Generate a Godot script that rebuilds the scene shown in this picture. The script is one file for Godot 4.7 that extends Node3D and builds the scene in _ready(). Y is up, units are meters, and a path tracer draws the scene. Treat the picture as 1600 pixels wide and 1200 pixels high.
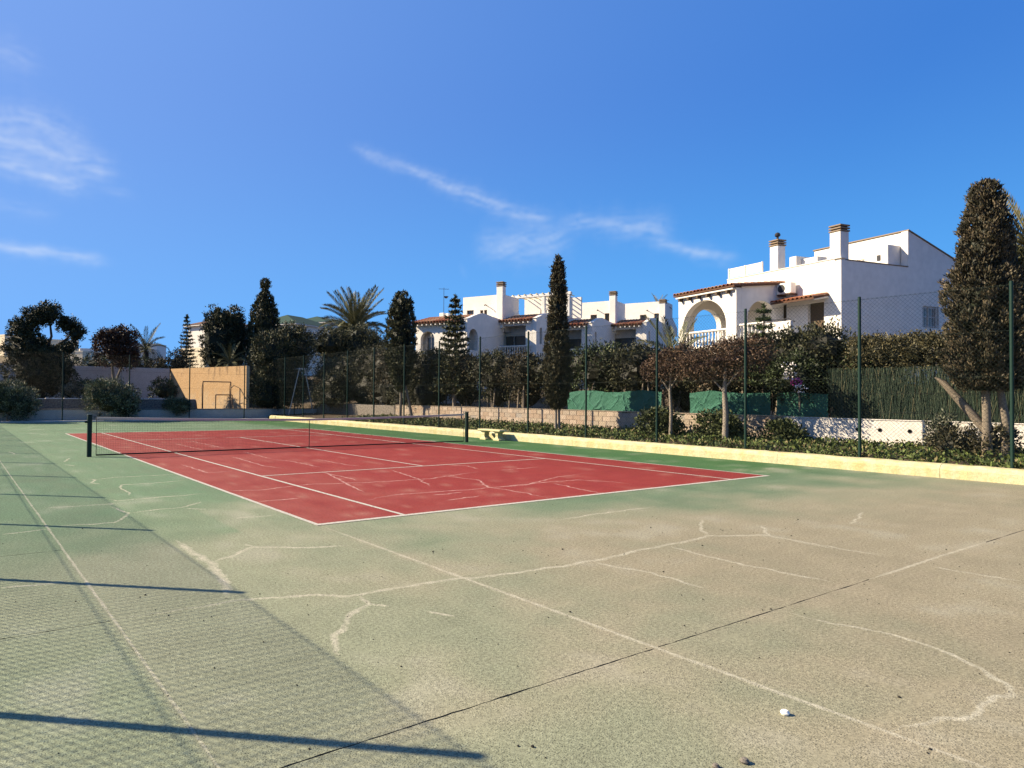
extends Node3D
# A cracked tennis court behind a chain-link fence, white holiday houses behind.
# World axes: x across the court (0 = left sideline), -z along the court, y up, metres.

const COURT_W := 10.97
const COURT_L := 23.77
const SUN_TO := Vector3(0.614, -0.545, 0.571)   # the way the sunlight travels

const EXPOSURE := 2.5

var rng := RandomNumberGenerator.new()
var noise := FastNoiseLite.new()
var taken := {}
var M := {}

# ------------------------------------------------------------------ mesh building
class MB:
	var v := PackedVector3Array()
	var n := PackedVector3Array()
	var c := PackedColorArray()
	var col := Color(1, 1, 1)
	var xf := Transform3D()
	func tri(a: Vector3, b: Vector3, d: Vector3, na: Vector3, nb: Vector3, nd: Vector3) -> void:
		v.append(xf * a); v.append(xf * d); v.append(xf * b)
		n.append(xf.basis * na); n.append(xf.basis * nd); n.append(xf.basis * nb)
		c.append(col); c.append(col); c.append(col)
	func quad(a: Vector3, b: Vector3, d: Vector3, e: Vector3) -> void:   # counter-clockwise seen from outside
		var nn := (b - a).cross(d - a)
		if nn.length_squared() < 1e-14: nn = (d - a).cross(e - a)
		nn = nn.normalized()
		tri(a, b, d, nn, nn, nn); tri(a, d, e, nn, nn, nn)
	func face(a: Vector3, b: Vector3, d: Vector3) -> void:
		var nn := (b - a).cross(d - a).normalized()
		tri(a, b, d, nn, nn, nn)
	func box(a: Vector3, b: Vector3) -> void:
		var x0 := minf(a.x, b.x); var x1 := maxf(a.x, b.x)
		var y0 := minf(a.y, b.y); var y1 := maxf(a.y, b.y)
		var z0 := minf(a.z, b.z); var z1 := maxf(a.z, b.z)
		quad(Vector3(x0, y0, z1), Vector3(x1, y0, z1), Vector3(x1, y1, z1), Vector3(x0, y1, z1))
		quad(Vector3(x1, y0, z0), Vector3(x0, y0, z0), Vector3(x0, y1, z0), Vector3(x1, y1, z0))
		quad(Vector3(x1, y0, z1), Vector3(x1, y0, z0), Vector3(x1, y1, z0), Vector3(x1, y1, z1))
		quad(Vector3(x0, y0, z0), Vector3(x0, y0, z1), Vector3(x0, y1, z1), Vector3(x0, y1, z0))
		quad(Vector3(x0, y1, z1), Vector3(x1, y1, z1), Vector3(x1, y1, z0), Vector3(x0, y1, z0))
		quad(Vector3(x0, y0, z0), Vector3(x1, y0, z0), Vector3(x1, y0, z1), Vector3(x0, y0, z1))
	func cbox(a: Vector3, b: Vector3, h: float) -> void:   # box with chamfered edges
		var lo := Vector3(minf(a.x, b.x), minf(a.y, b.y), minf(a.z, b.z))
		var hi := Vector3(maxf(a.x, b.x), maxf(a.y, b.y), maxf(a.z, b.z))
		h = minf(h, (hi - lo)[(hi - lo).min_axis_index()] * 0.45)
		var ctr := (lo + hi) * 0.5
		var e := (hi - lo) * 0.5
		var pt := func(s: Vector3, ax: int) -> Vector3:
			var r := Vector3(s.x * (e.x - h), s.y * (e.y - h), s.z * (e.z - h))
			r[ax] = s[ax] * e[ax]
			return ctr + r
		for ax in 3:
			var i := (ax + 1) % 3
			var j := (ax + 2) % 3
			for s in [-1.0, 1.0]:
				var q := []
				for k in [[-1.0, -1.0], [1.0, -1.0], [1.0, 1.0], [-1.0, 1.0]]:
					var d := Vector3.ZERO
					d[ax] = s; d[i] = k[0]; d[j] = k[1]
					q.append(pt.call(d, ax))
				if s > 0: quad(q[0], q[1], q[2], q[3])
				else: quad(q[3], q[2], q[1], q[0])
			for si in [-1.0, 1.0]:
				for sj in [-1.0, 1.0]:
					var d0 := Vector3.ZERO; var d1 := Vector3.ZERO
					d0[ax] = -1.0; d0[i] = si; d0[j] = sj
					d1 = d0; d1[ax] = 1.0
					var A: Vector3 = pt.call(d0, i); var B: Vector3 = pt.call(d1, i)
					var C: Vector3 = pt.call(d1, j); var D: Vector3 = pt.call(d0, j)
					if si * sj > 0: quad(A, D, C, B)
					else: quad(A, B, C, D)
		for sx in [-1.0, 1.0]:
			for sy in [-1.0, 1.0]:
				for sz in [-1.0, 1.0]:
					var s := Vector3(sx, sy, sz)
					var A: Vector3 = pt.call(s, 0); var B: Vector3 = pt.call(s, 1); var C: Vector3 = pt.call(s, 2)
					if sx * sy * sz > 0: face(A, B, C)
					else: face(A, C, B)
	func tube(p: Array, r: Array, sides: int, caps := true) -> void:
		var rings := []
		var side := Vector3.ZERO
		for i in p.size():
			var a: Vector3 = p[maxi(i - 1, 0)]
			var b: Vector3 = p[mini(i + 1, p.size() - 1)]
			var d := (b - a).normalized()
			if side == Vector3.ZERO:
				side = d.cross(Vector3.UP if absf(d.y) < 0.9 else Vector3.RIGHT).normalized()
			side = (side - d * side.dot(d)).normalized()
			var up := side.cross(d)
			var ring := []
			for k in sides:
				var t := TAU * k / sides
				ring.append(side * cos(t) + up * sin(t))
			rings.append(ring)
		for i in p.size() - 1:
			for k in sides:
				var k2 := (k + 1) % sides
				var n0: Vector3 = rings[i][k]; var n1: Vector3 = rings[i][k2]
				var m0: Vector3 = rings[i + 1][k]; var m1: Vector3 = rings[i + 1][k2]
				var A: Vector3 = p[i] + n0 * r[i]; var B: Vector3 = p[i] + n1 * r[i]
				var C: Vector3 = p[i + 1] + m1 * r[i + 1]; var D: Vector3 = p[i + 1] + m0 * r[i + 1]
				tri(A, D, C, n0, m0, m1); tri(A, C, B, n0, m1, n1)
		if caps:
			for e in [0, p.size() - 1]:
				var j: int = 1 if e == 0 else p.size() - 2
				var out: Vector3 = (p[e] - p[j]).normalized()
				for k in sides:
					var A: Vector3 = p[e] + rings[e][k] * r[e]; var B: Vector3 = p[e] + rings[e][(k + 1) % sides] * r[e]
					tri(p[e], A, B, out, out, out)
	func wire(a: Vector3, b: Vector3, r: float) -> void:   # three-sided rod
		var d := (b - a).normalized()
		var s := d.cross(Vector3.UP if absf(d.y) < 0.9 else Vector3.RIGHT).normalized()
		var u := s.cross(d)
		var o := [s, s * -0.5 + u * 0.866, s * -0.5 - u * 0.866]
		for k in 3:
			var n0: Vector3 = o[k]; var n1: Vector3 = o[(k + 1) % 3]
			tri(a + n0 * r, b + n0 * r, b + n1 * r, n0, n0, n1)
			tri(a + n0 * r, b + n1 * r, a + n1 * r, n0, n1, n1)
	func leaf(p: Vector3, d: Vector3, s: Vector3, l: float, w: float) -> void:
		var m := p + d * (l * 0.5)
		var t := p + d * l
		var nn := d.cross(s)
		var a := m + s * w
		var b := m - s * w
		v.append(p); v.append(a); v.append(t)
		v.append(p); v.append(t); v.append(b)
		for k in 6:
			n.append(nn); c.append(col)
	func lathe(ctr: Vector3, prof: Array, sides: int) -> void:   # prof: [radius, y] from bottom to top
		for i in prof.size() - 1:
			var d := Vector2(prof[i + 1][0] - prof[i][0], prof[i + 1][1] - prof[i][1])
			for k in sides:
				var t0 := TAU * k / sides
				var t1 := TAU * (k + 1) / sides
				var e0 := Vector3(cos(t0), 0, -sin(t0)); var e1 := Vector3(cos(t1), 0, -sin(t1))
				var n0 := (e0 * d.y + Vector3(0, -d.x, 0)).normalized(); var n1 := (e1 * d.y + Vector3(0, -d.x, 0)).normalized()
				var A: Vector3 = ctr + e0 * prof[i][0] + Vector3(0, prof[i][1], 0); var B: Vector3 = ctr + e1 * prof[i][0] + Vector3(0, prof[i][1], 0)
				var C: Vector3 = ctr + e1 * prof[i + 1][0] + Vector3(0, prof[i + 1][1], 0); var D: Vector3 = ctr + e0 * prof[i + 1][0] + Vector3(0, prof[i + 1][1], 0)
				tri(A, B, C, n0, n1, n1); tri(A, C, D, n0, n1, n0)
	func mesh() -> ArrayMesh:
		var a := []
		a.resize(Mesh.ARRAY_MAX)
		a[Mesh.ARRAY_VERTEX] = v; a[Mesh.ARRAY_NORMAL] = n; a[Mesh.ARRAY_COLOR] = c
		var m := ArrayMesh.new()
		if v.size() > 0: m.add_surface_from_arrays(Mesh.PRIMITIVE_TRIANGLES, a)
		return m

# ------------------------------------------------------------------ scene tree helpers
func numbered(called: String) -> String:
	if not taken.has(called):
		taken[called] = 0
		return called
	taken[called] += 1
	return "%s_%03d" % [called, taken[called]]

func tag(o: Node, label: String, category: String, group := "", kind := "") -> Node:
	if label: o.set_meta("label", label)
	if category: o.set_meta("category", category)
	if group: o.set_meta("group", group)
	if kind: o.set_meta("kind", kind)
	return o

func thing(called: String, label: String, category: String, at := Vector3.ZERO, turn := 0.0, group := "") -> Node3D:
	var o := Node3D.new()
	o.name = numbered(called)
	add_child(o)
	o.position = at
	o.rotation.y = turn
	tag(o, label, category, group)
	return o

func part(parent: Node, called: String, mesh: Mesh, m: Material, xf := Transform3D()) -> MeshInstance3D:
	var o := MeshInstance3D.new()
	o.name = called if parent != self else numbered(called)
	o.mesh = mesh
	o.material_override = m
	o.transform = xf
	o.cast_shadow = GeometryInstance3D.SHADOW_CASTING_SETTING_ON
	parent.add_child(o, true)
	return o

func struct_(called: String, mesh: Mesh, m: Material) -> MeshInstance3D:
	var o := part(self, called, mesh, m)
	o.set_meta("kind", "structure")
	return o

func struct_root(called: String) -> Node3D:
	var o := Node3D.new()
	o.name = numbered(called)
	add_child(o)
	o.set_meta("kind", "structure")
	return o

func boxpart(parent: Node, called: String, a: Vector3, b: Vector3, m: Material, h := 0.0) -> MeshInstance3D:
	var mb := MB.new()
	if h > 0.0: mb.cbox(a, b, h)
	else: mb.box(a, b)
	return part(parent, called, mb.mesh(), m)

# ------------------------------------------------------------------ materials
func srgb(c: Color) -> Color:
	return c.linear_to_srgb()

func grain_image(size: int, seed_: int, f1: float, f2: float, lo: float, pits: float) -> Image:
	var a := FastNoiseLite.new(); a.seed = seed_; a.frequency = f1; a.noise_type = FastNoiseLite.TYPE_SIMPLEX_SMOOTH; a.fractal_octaves = 4
	var b := FastNoiseLite.new(); b.seed = seed_ + 7; b.frequency = f2; b.noise_type = FastNoiseLite.TYPE_SIMPLEX_SMOOTH; b.fractal_octaves = 3
	var ia := a.get_seamless_image(size, size)
	var ib := b.get_seamless_image(size, size)
	ia.convert(Image.FORMAT_L8); ib.convert(Image.FORMAT_L8)
	var da := ia.get_data(); var db := ib.get_data()
	var out := PackedByteArray(); out.resize(size * size)
	for i in size * size:
		var g := lo + (1.0 - lo) * (0.55 * da[i] + 0.45 * db[i]) / 255.0
		if pits > 0.0 and da[i] < 92: g -= pits * (92 - da[i]) / 92.0
		out[i] = int(clampf(g, 0.0, 1.0) * 255.0)
	return Image.create_from_data(size, size, false, Image.FORMAT_L8, out)

func tex(img: Image) -> ImageTexture:
	var i2: Image = img.duplicate()
	i2.convert(Image.FORMAT_RGB8)
	i2.generate_mipmaps()
	return ImageTexture.create_from_image(i2)

func normal_tex(img: Image, strength: float) -> ImageTexture:
	var i2: Image = img.duplicate()
	i2.convert(Image.FORMAT_RGBA8)
	i2.bump_map_to_normal_map(strength)
	i2.generate_mipmaps()
	return ImageTexture.create_from_image(i2)

func mat(c: Color, rough := 0.8, vcol := false) -> StandardMaterial3D:   # c: linear base colour
	var m := StandardMaterial3D.new()
	m.albedo_color = srgb(c)
	m.roughness = rough
	m.metallic_specular = 0.3
	m.vertex_color_use_as_albedo = vcol
	m.cull_mode = BaseMaterial3D.CULL_DISABLED
	return m

func textured(c: Color, rough: float, t: Texture2D, nt: Texture2D, scale_: float, ns := 1.0, vcol := false) -> StandardMaterial3D:
	var m := mat(c, rough, vcol)
	m.uv1_triplanar = true
	m.uv1_world_triplanar = true
	m.uv1_scale = Vector3.ONE * scale_
	if t: m.albedo_texture = t
	if nt:
		m.normal_enabled = true
		m.normal_texture = nt
		m.normal_scale = ns
	return m

func leaf_mat() -> StandardMaterial3D:
	var m := mat(Color(1, 1, 1), 0.62, true)
	m.metallic_specular = 0.35
	m.backlight_enabled = true
	m.backlight = Color(0.10, 0.12, 0.05)
	return m

func make_materials() -> void:
	var asphalt := grain_image(1024, 3, 0.10, 0.03, 0.52, 0.45)
	var fine := grain_image(512, 11, 0.09, 0.02, 0.7, 0.2)
	var cloudy := grain_image(512, 23, 0.012, 0.004, 0.90, 0.0)
	var bark := grain_image(512, 31, 0.06, 0.02, 0.4, 0.3)
	var t_as := tex(asphalt); var n_as := normal_tex(asphalt, 5.0)
	var t_f := tex(fine); var n_f := normal_tex(fine, 2.5)
	var t_c := tex(cloudy); var t_b := tex(bark); var n_b := normal_tex(bark, 6.0)
	M.pave = textured(Color(0.99, 0.99, 0.99), 0.93, t_as, n_as, 0.85, 0.8, true)
	M.line = textured(Color(0.74, 0.70, 0.60), 0.85, t_as, n_as, 0.62, 0.7)
	M.soil = textured(Color(0.20, 0.15, 0.10), 0.97, t_b, n_b, 0.5)
	M.hill = textured(Color(0.36, 0.28, 0.16), 0.97, t_b, n_b, 0.06)
	M.kerb = textured(Color(1, 1, 1), 0.9, t_f, n_b, 1.1, 1.0, true)
	M.bench = textured(Color(0.66, 0.60, 0.34), 0.9, t_f, n_f, 1.1, 0.8)
	M.white = textured(Color(0.75, 0.715, 0.65), 0.9, t_c, n_f, 0.45, 0.35)
	M.white2 = textured(Color(0.66, 0.62, 0.56), 0.9, t_c, n_f, 0.9, 0.3)
	M.cream = textured(Color(0.74, 0.64, 0.46), 0.9, t_c, n_f, 0.6, 0.4)
	M.tan = textured(Color(1, 1, 1), 0.92, t_f, n_f, 0.5, 0.8, true)
	M.grey = textured(Color(0.52, 0.48, 0.43), 0.92, t_c, n_f, 0.5, 0.6)
	M.stone = textured(Color(0.42, 0.37, 0.31), 0.94, t_b, n_b, 0.7, 0.8)
	M.block = []
	for k in 4:
		M.block.append(textured([Color(0.54, 0.44, 0.33), Color(0.50, 0.41, 0.32), Color(0.60, 0.48, 0.37), Color(0.50, 0.38, 0.28)][k], 0.95, t_f, n_f, 1.3, 1.0))
	M.mortar = textured(Color(0.45, 0.40, 0.34), 0.95, t_f, n_f, 1.3)
	M.tile = []
	for k in 4:
		M.tile.append(textured([Color(0.50, 0.20, 0.10), Color(0.58, 0.28, 0.15), Color(0.42, 0.16, 0.085), Color(0.62, 0.36, 0.20)][k], 0.85, t_f, n_f, 2.0))
	M.tiledark = textured(Color(0.16, 0.085, 0.055), 0.9, t_f, n_f, 2.0)
	M.roofgreen = textured(Color(0.035, 0.075, 0.055), 0.8, t_f, n_f, 2.0)
	M.post = textured(Color(0.014, 0.042, 0.032), 0.5, t_f, null, 2.0)
	M.link = mat(Color(0.010, 0.018, 0.014), 0.55)
	M.netpost = textured(Color(0.018, 0.04, 0.03), 0.45, t_f, null, 2.0)
	M.netcord = mat(Color(0.02, 0.022, 0.02), 0.8)
	M.tape = textured(Color(0.80, 0.70, 0.54), 0.85, t_f, n_f, 3.0)
	M.tape.backlight_enabled = true   # thin canvas: the sun behind shows through
	M.tape.backlight = Color(0.34, 0.29, 0.22)
	M.bark = textured(Color(0.42, 0.35, 0.27), 0.95, t_b, n_b, 2.2)
	M.barkdark = textured(Color(0.13, 0.10, 0.075), 0.95, t_b, n_b, 2.2)
	M.barkpale = textured(Color(0.55, 0.48, 0.39), 0.95, t_b, n_b, 2.2)
	M.leaf = leaf_mat()
	M.cloth = textured(Color(0.045, 0.16, 0.11), 0.75, t_f, n_f, 3.0)
	M.brush = mat(Color(1, 1, 1), 0.85, true)
	M.iron = mat(Color(0.03, 0.03, 0.035), 0.5)
	M.rust = textured(Color(0.16, 0.10, 0.07), 0.8, t_f, n_f, 3.0)
	M.brownwood = textured(Color(0.20, 0.14, 0.09), 0.8, t_b, n_b, 2.5)
	M.capbrown = textured(Color(0.30, 0.23, 0.16), 0.85, t_f, n_f, 3.0)
	M.dark = mat(Color(0.035, 0.035, 0.04), 0.6)
	M.plastic = mat(Color(0.78, 0.76, 0.68), 0.5)
	M.shutter = mat(Color(0.45, 0.46, 0.48), 0.6)
	M.awning = mat(Color(0.72, 0.60, 0.25), 0.8)
	M.stones = textured(Color(0.30, 0.27, 0.23), 0.95, t_b, n_b, 4.0)
	M.speck = mat(Color(0.03, 0.028, 0.024), 0.9)
	M.flower = mat(Color(1, 1, 1), 0.7, true)
	var g := mat(Color(0.05, 0.06, 0.07), 0.06)
	g.metallic_specular = 0.6
	M.window = g
	var fr := StandardMaterial3D.new()
	fr.albedo_color = Color(0.70, 0.88, 0.82, 0.72)
	fr.transparency = BaseMaterial3D.TRANSPARENCY_ALPHA
	fr.roughness = 0.05
	fr.cull_mode = BaseMaterial3D.CULL_DISABLED
	M.glass = fr

func _n(x: float, y: float, f: float) -> float:
	return noise.get_noise_2d(x * f, y * f)

const GREEN_CRACKS := [
	[Vector2(-2.93, 2.60), Vector2(-1.85, 2.66), Vector2(-1.46, 2.80), Vector2(-1.09, 3.04), Vector2(-0.72, 3.05), Vector2(-0.15, 3.04), Vector2(0.20, 3.18), Vector2(1.06, 3.25), Vector2(1.58, 3.29), Vector2(2.38, 3.23), Vector2(3.10, 3.22), Vector2(3.73, 3.18), Vector2(4.46, 3.55), Vector2(4.34, 4.28), Vector2(4.50, 4.93)],
	[Vector2(-1.09, 3.04), Vector2(-1.16, 3.31), Vector2(-1.44, 3.51), Vector2(-1.69, 3.77), Vector2(-1.86, 4.16)],
	[Vector2(-1.16, 3.31), Vector2(-1.02, 3.43)],
	[Vector2(-1.80, 0.02), Vector2(-1.81, 0.67), Vector2(-1.79, 1.28), Vector2(-1.95, 2.14), Vector2(-2.08, 2.52)],
	[Vector2(-1.79, 1.28), Vector2(-1.18, 0.81), Vector2(-0.81, 1.08), Vector2(-0.22, 1.33)],
	[Vector2(-1.18, 0.61), Vector2(-1.18, 0.81)],
	[Vector2(-2.58, -14.63), Vector2(-2.49, -13.61)],
	[Vector2(-1.41, -11.70), Vector2(-1.61, -10.82), Vector2(-1.69, -10.67)],
	[Vector2(-1.74, -9.98), Vector2(-1.53, -9.53)],
	[Vector2(-1.68, -6.76), Vector2(-1.63, -6.49), Vector2(-1.74, -6.10), Vector2(-1.68, -5.74)],
	[Vector2(-1.63, -6.49), Vector2(-1.26, -6.76), Vector2(0.03, -6.67)],
	[Vector2(-0.11, -5.60), Vector2(-0.78, -5.42), Vector2(-1.38, -5.46), Vector2(-1.44, -4.69), Vector2(-1.43, -4.23), Vector2(-1.53, -3.94)],
	[Vector2(-0.37, -3.59), Vector2(-1.81, -3.47), Vector2(-1.83, -3.71)],
	[Vector2(-2.82, -3.29), Vector2(-2.12, -3.21), Vector2(-1.90, -3.22), Vector2(-1.98, -3.05)],
	[Vector2(-1.96, -2.97), Vector2(-1.89, -2.33), Vector2(-1.85, -2.24), Vector2(-1.95, -2.00), Vector2(-2.14, -1.55), Vector2(-2.56, -1.60), Vector2(-2.93, -1.73)],
	[Vector2(-1.85, -2.24), Vector2(-1.14, -2.33), Vector2(-0.75, -2.60), Vector2(-0.68, -2.71)],
	[Vector2(-1.07, -2.22), Vector2(-0.87, -1.96)],
	[Vector2(-0.81, -1.01), Vector2(-0.18, -0.97)],
	[Vector2(-3.46, -1.45), Vector2(-2.96, -1.50)],
	[Vector2(-3.60, 1.18), Vector2(-3.11, 1.27)],
	[Vector2(1.53, 3.29), Vector2(1.54, 3.61), Vector2(1.67, 3.93), Vector2(1.59, 4.53)],
	[Vector2(3.81, 3.14), Vector2(4.36, 2.68), Vector2(4.75, 2.48)],
	[Vector2(4.31, 3.55), Vector2(4.46, 3.55), Vector2(4.98, 3.18)],
	[Vector2(4.43, 3.80), Vector2(4.41, 4.32), Vector2(4.44, 4.86)],
	[Vector2(2.85, 3.22), Vector2(2.72, 3.98), Vector2(2.77, 4.63), Vector2(2.82, 5.07)],
	[Vector2(1.54, 5.29), Vector2(1.54, 5.62), Vector2(1.69, 5.97), Vector2(1.56, 6.39), Vector2(1.26, 6.74), Vector2(1.14, 6.79), Vector2(0.52, 6.74), Vector2(-0.02, 6.59)],
	[Vector2(4.32, 5.32), Vector2(4.34, 6.04)],
	[Vector2(2.92, 1.40), Vector2(4.15, 1.36), Vector2(5.13, 1.41)],
	[Vector2(6.13, 3.78), Vector2(7.10, 3.50), Vector2(7.46, 3.39)],
	[Vector2(-0.86, 3.70), Vector2(-0.73, 3.92)],
]
const RED_CRACKS := [
	[Vector2(1.60, -1.48), Vector2(2.23, -1.77), Vector2(3.04, -1.73), Vector2(3.71, -1.63), Vector2(4.36, -1.64), Vector2(5.17, -1.59), Vector2(6.74, -2.24), Vector2(7.72, -2.37)],
	[Vector2(4.37, -5.20), Vector2(3.95, -3.48), Vector2(3.49, -2.36)],
	[Vector2(0.52, -3.53), Vector2(1.62, -3.79), Vector2(2.74, -3.47), Vector2(4.19, -3.34), Vector2(5.87, -3.88)],
	[Vector2(4.70, -3.83), Vector2(4.89, -2.68), Vector2(4.36, -1.74), Vector2(4.43, -0.81), Vector2(4.30, -0.10)],
	[Vector2(4.36, -1.64), Vector2(5.98, -1.68), Vector2(6.70, -1.62), Vector2(7.05, -1.06), Vector2(7.07, -0.58)],
	[Vector2(5.83, -1.53), Vector2(5.57, -0.13), Vector2(5.72, 0.05)],
	[Vector2(0.03, -2.27), Vector2(0.76, -2.23)],
	[Vector2(2.87, -1.39), Vector2(3.55, -1.43)],
	[Vector2(2.67, -0.83), Vector2(3.52, -0.91)],
	[Vector2(2.87, -5.61), Vector2(2.01, -2.26)],
	[Vector2(2.37, -10.28), Vector2(2.28, -8.65), Vector2(2.20, -7.42), Vector2(2.39, -6.65)],
	[Vector2(3.19, -11.54), Vector2(3.05, -9.03)],
	[Vector2(2.98, -8.86), Vector2(3.23, -8.12), Vector2(3.23, -6.50)],
	[Vector2(4.05, -8.48), Vector2(4.03, -6.73), Vector2(4.19, -6.12)],
	[Vector2(2.80, -5.50), Vector2(2.75, -3.81)],
	[Vector2(0.05, -3.71), Vector2(0.59, -3.48), Vector2(1.15, -3.65)],
	[Vector2(0.62, -8.65), Vector2(0.61, -6.62), Vector2(1.23, -6.69)],
	[Vector2(1.67, -18.17), Vector2(2.34, -17.83)],
	[Vector2(2.35, -15.94), Vector2(2.36, -12.52)],
	[Vector2(3.21, -17.00), Vector2(3.16, -12.94)],
	[Vector2(3.00, -17.91), Vector2(4.15, -17.76)],
	[Vector2(6.14, -5.37), Vector2(6.46, -5.01), Vector2(6.24, -4.29)],
	[Vector2(6.48, -3.84), Vector2(7.77, -3.92)],
]
const CIRRUS := [   # azimuth and height of the streaks, degrees
	[Vector2(28.3, 20.2), Vector2(31.2, 19.1), Vector2(34.0, 18.3), Vector2(36.7, 17.2), Vector2(39.9, 16.0), Vector2(42.6, 14.9), Vector2(45.7, 14.2)],
	[Vector2(45.7, 14.2), Vector2(48.8, 13.9), Vector2(52.3, 13.6), Vector2(55.2, 12.8)],
	[Vector2(52.8, 12.3), Vector2(55.2, 11.7), Vector2(57.5, 11.0), Vector2(59.7, 10.4)],
	[Vector2(38.6, 11.7), Vector2(41.5, 12.4), Vector2(44.2, 12.8), Vector2(47.3, 13.5)],
	[Vector2(38.8, 13.1), Vector2(42.1, 12.6), Vector2(46.2, 11.5)],
	[Vector2(37.7, 11.1), Vector2(38.2, 9.8)],
	[Vector2(2.6, 17.7), Vector2(5.0, 17.3), Vector2(7.5, 16.8), Vector2(10.6, 16.5)],
	[Vector2(2.6, 16.0), Vector2(5.0, 15.8), Vector2(7.1, 15.4), Vector2(8.8, 15.5)],
	[Vector2(2.5, 19.1), Vector2(4.5, 19.2), Vector2(6.6, 18.4), Vector2(8.8, 17.7)],
	[Vector2(2.7, 10.3), Vector2(5.1, 10.3), Vector2(7.6, 10.1), Vector2(10.0, 9.9)],
	[Vector2(2.5, 23.1), Vector2(4.1, 22.9), Vector2(5.3, 22.5)],
	[Vector2(8.8, 15.4), Vector2(12.0, 14.8)],
	[Vector2(2.7, 13.2), Vector2(6.7, 13.1)],
]

# ------------------------------------------------------------------ camera, sky, sun
func make_camera_and_light() -> void:
	var cam := Camera3D.new()
	cam.name = "camera"
	add_child(cam)
	cam.position = Vector3(-3.9745, 1.6931, 8.1321)
	cam.rotation = Vector3(0.0180, -0.6023, 0.0090)
	cam.projection = Camera3D.PROJECTION_FRUSTUM
	cam.near = 0.05
	cam.far = 3000.0
	cam.size = 0.05 * 1200.0 / 1067.0
	cam.frustum_offset = Vector2(0.05 * (800.0 - 657.3) / 1067.0, 0.0)
	cam.current = true
	var env := Environment.new()
	env.background_mode = Environment.BG_SKY
	var sky := Sky.new()
	var pan := PanoramaSkyMaterial.new()
	pan.panorama = ImageTexture.create_from_image(sky_image())
	sky.sky_material = pan
	env.sky = sky
	env.tonemap_mode = Environment.TONE_MAPPER_LINEAR
	env.tonemap_exposure = EXPOSURE
	env.sdfgi_enabled = true
	env.ssao_enabled = true
	env.ssil_enabled = true
	var we := WorldEnvironment.new()
	we.name = "world_environment"
	we.environment = env
	add_child(we)
	var sun := DirectionalLight3D.new()
	sun.name = "sun"
	add_child(sun)
	sun.look_at_from_position(-SUN_TO * 100.0, Vector3.ZERO)
	sun.light_energy = 1.6
	sun.light_color = Color(1.0, 0.925, 0.80)
	sun.light_angular_distance = 0.3
	sun.shadow_enabled = true

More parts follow.
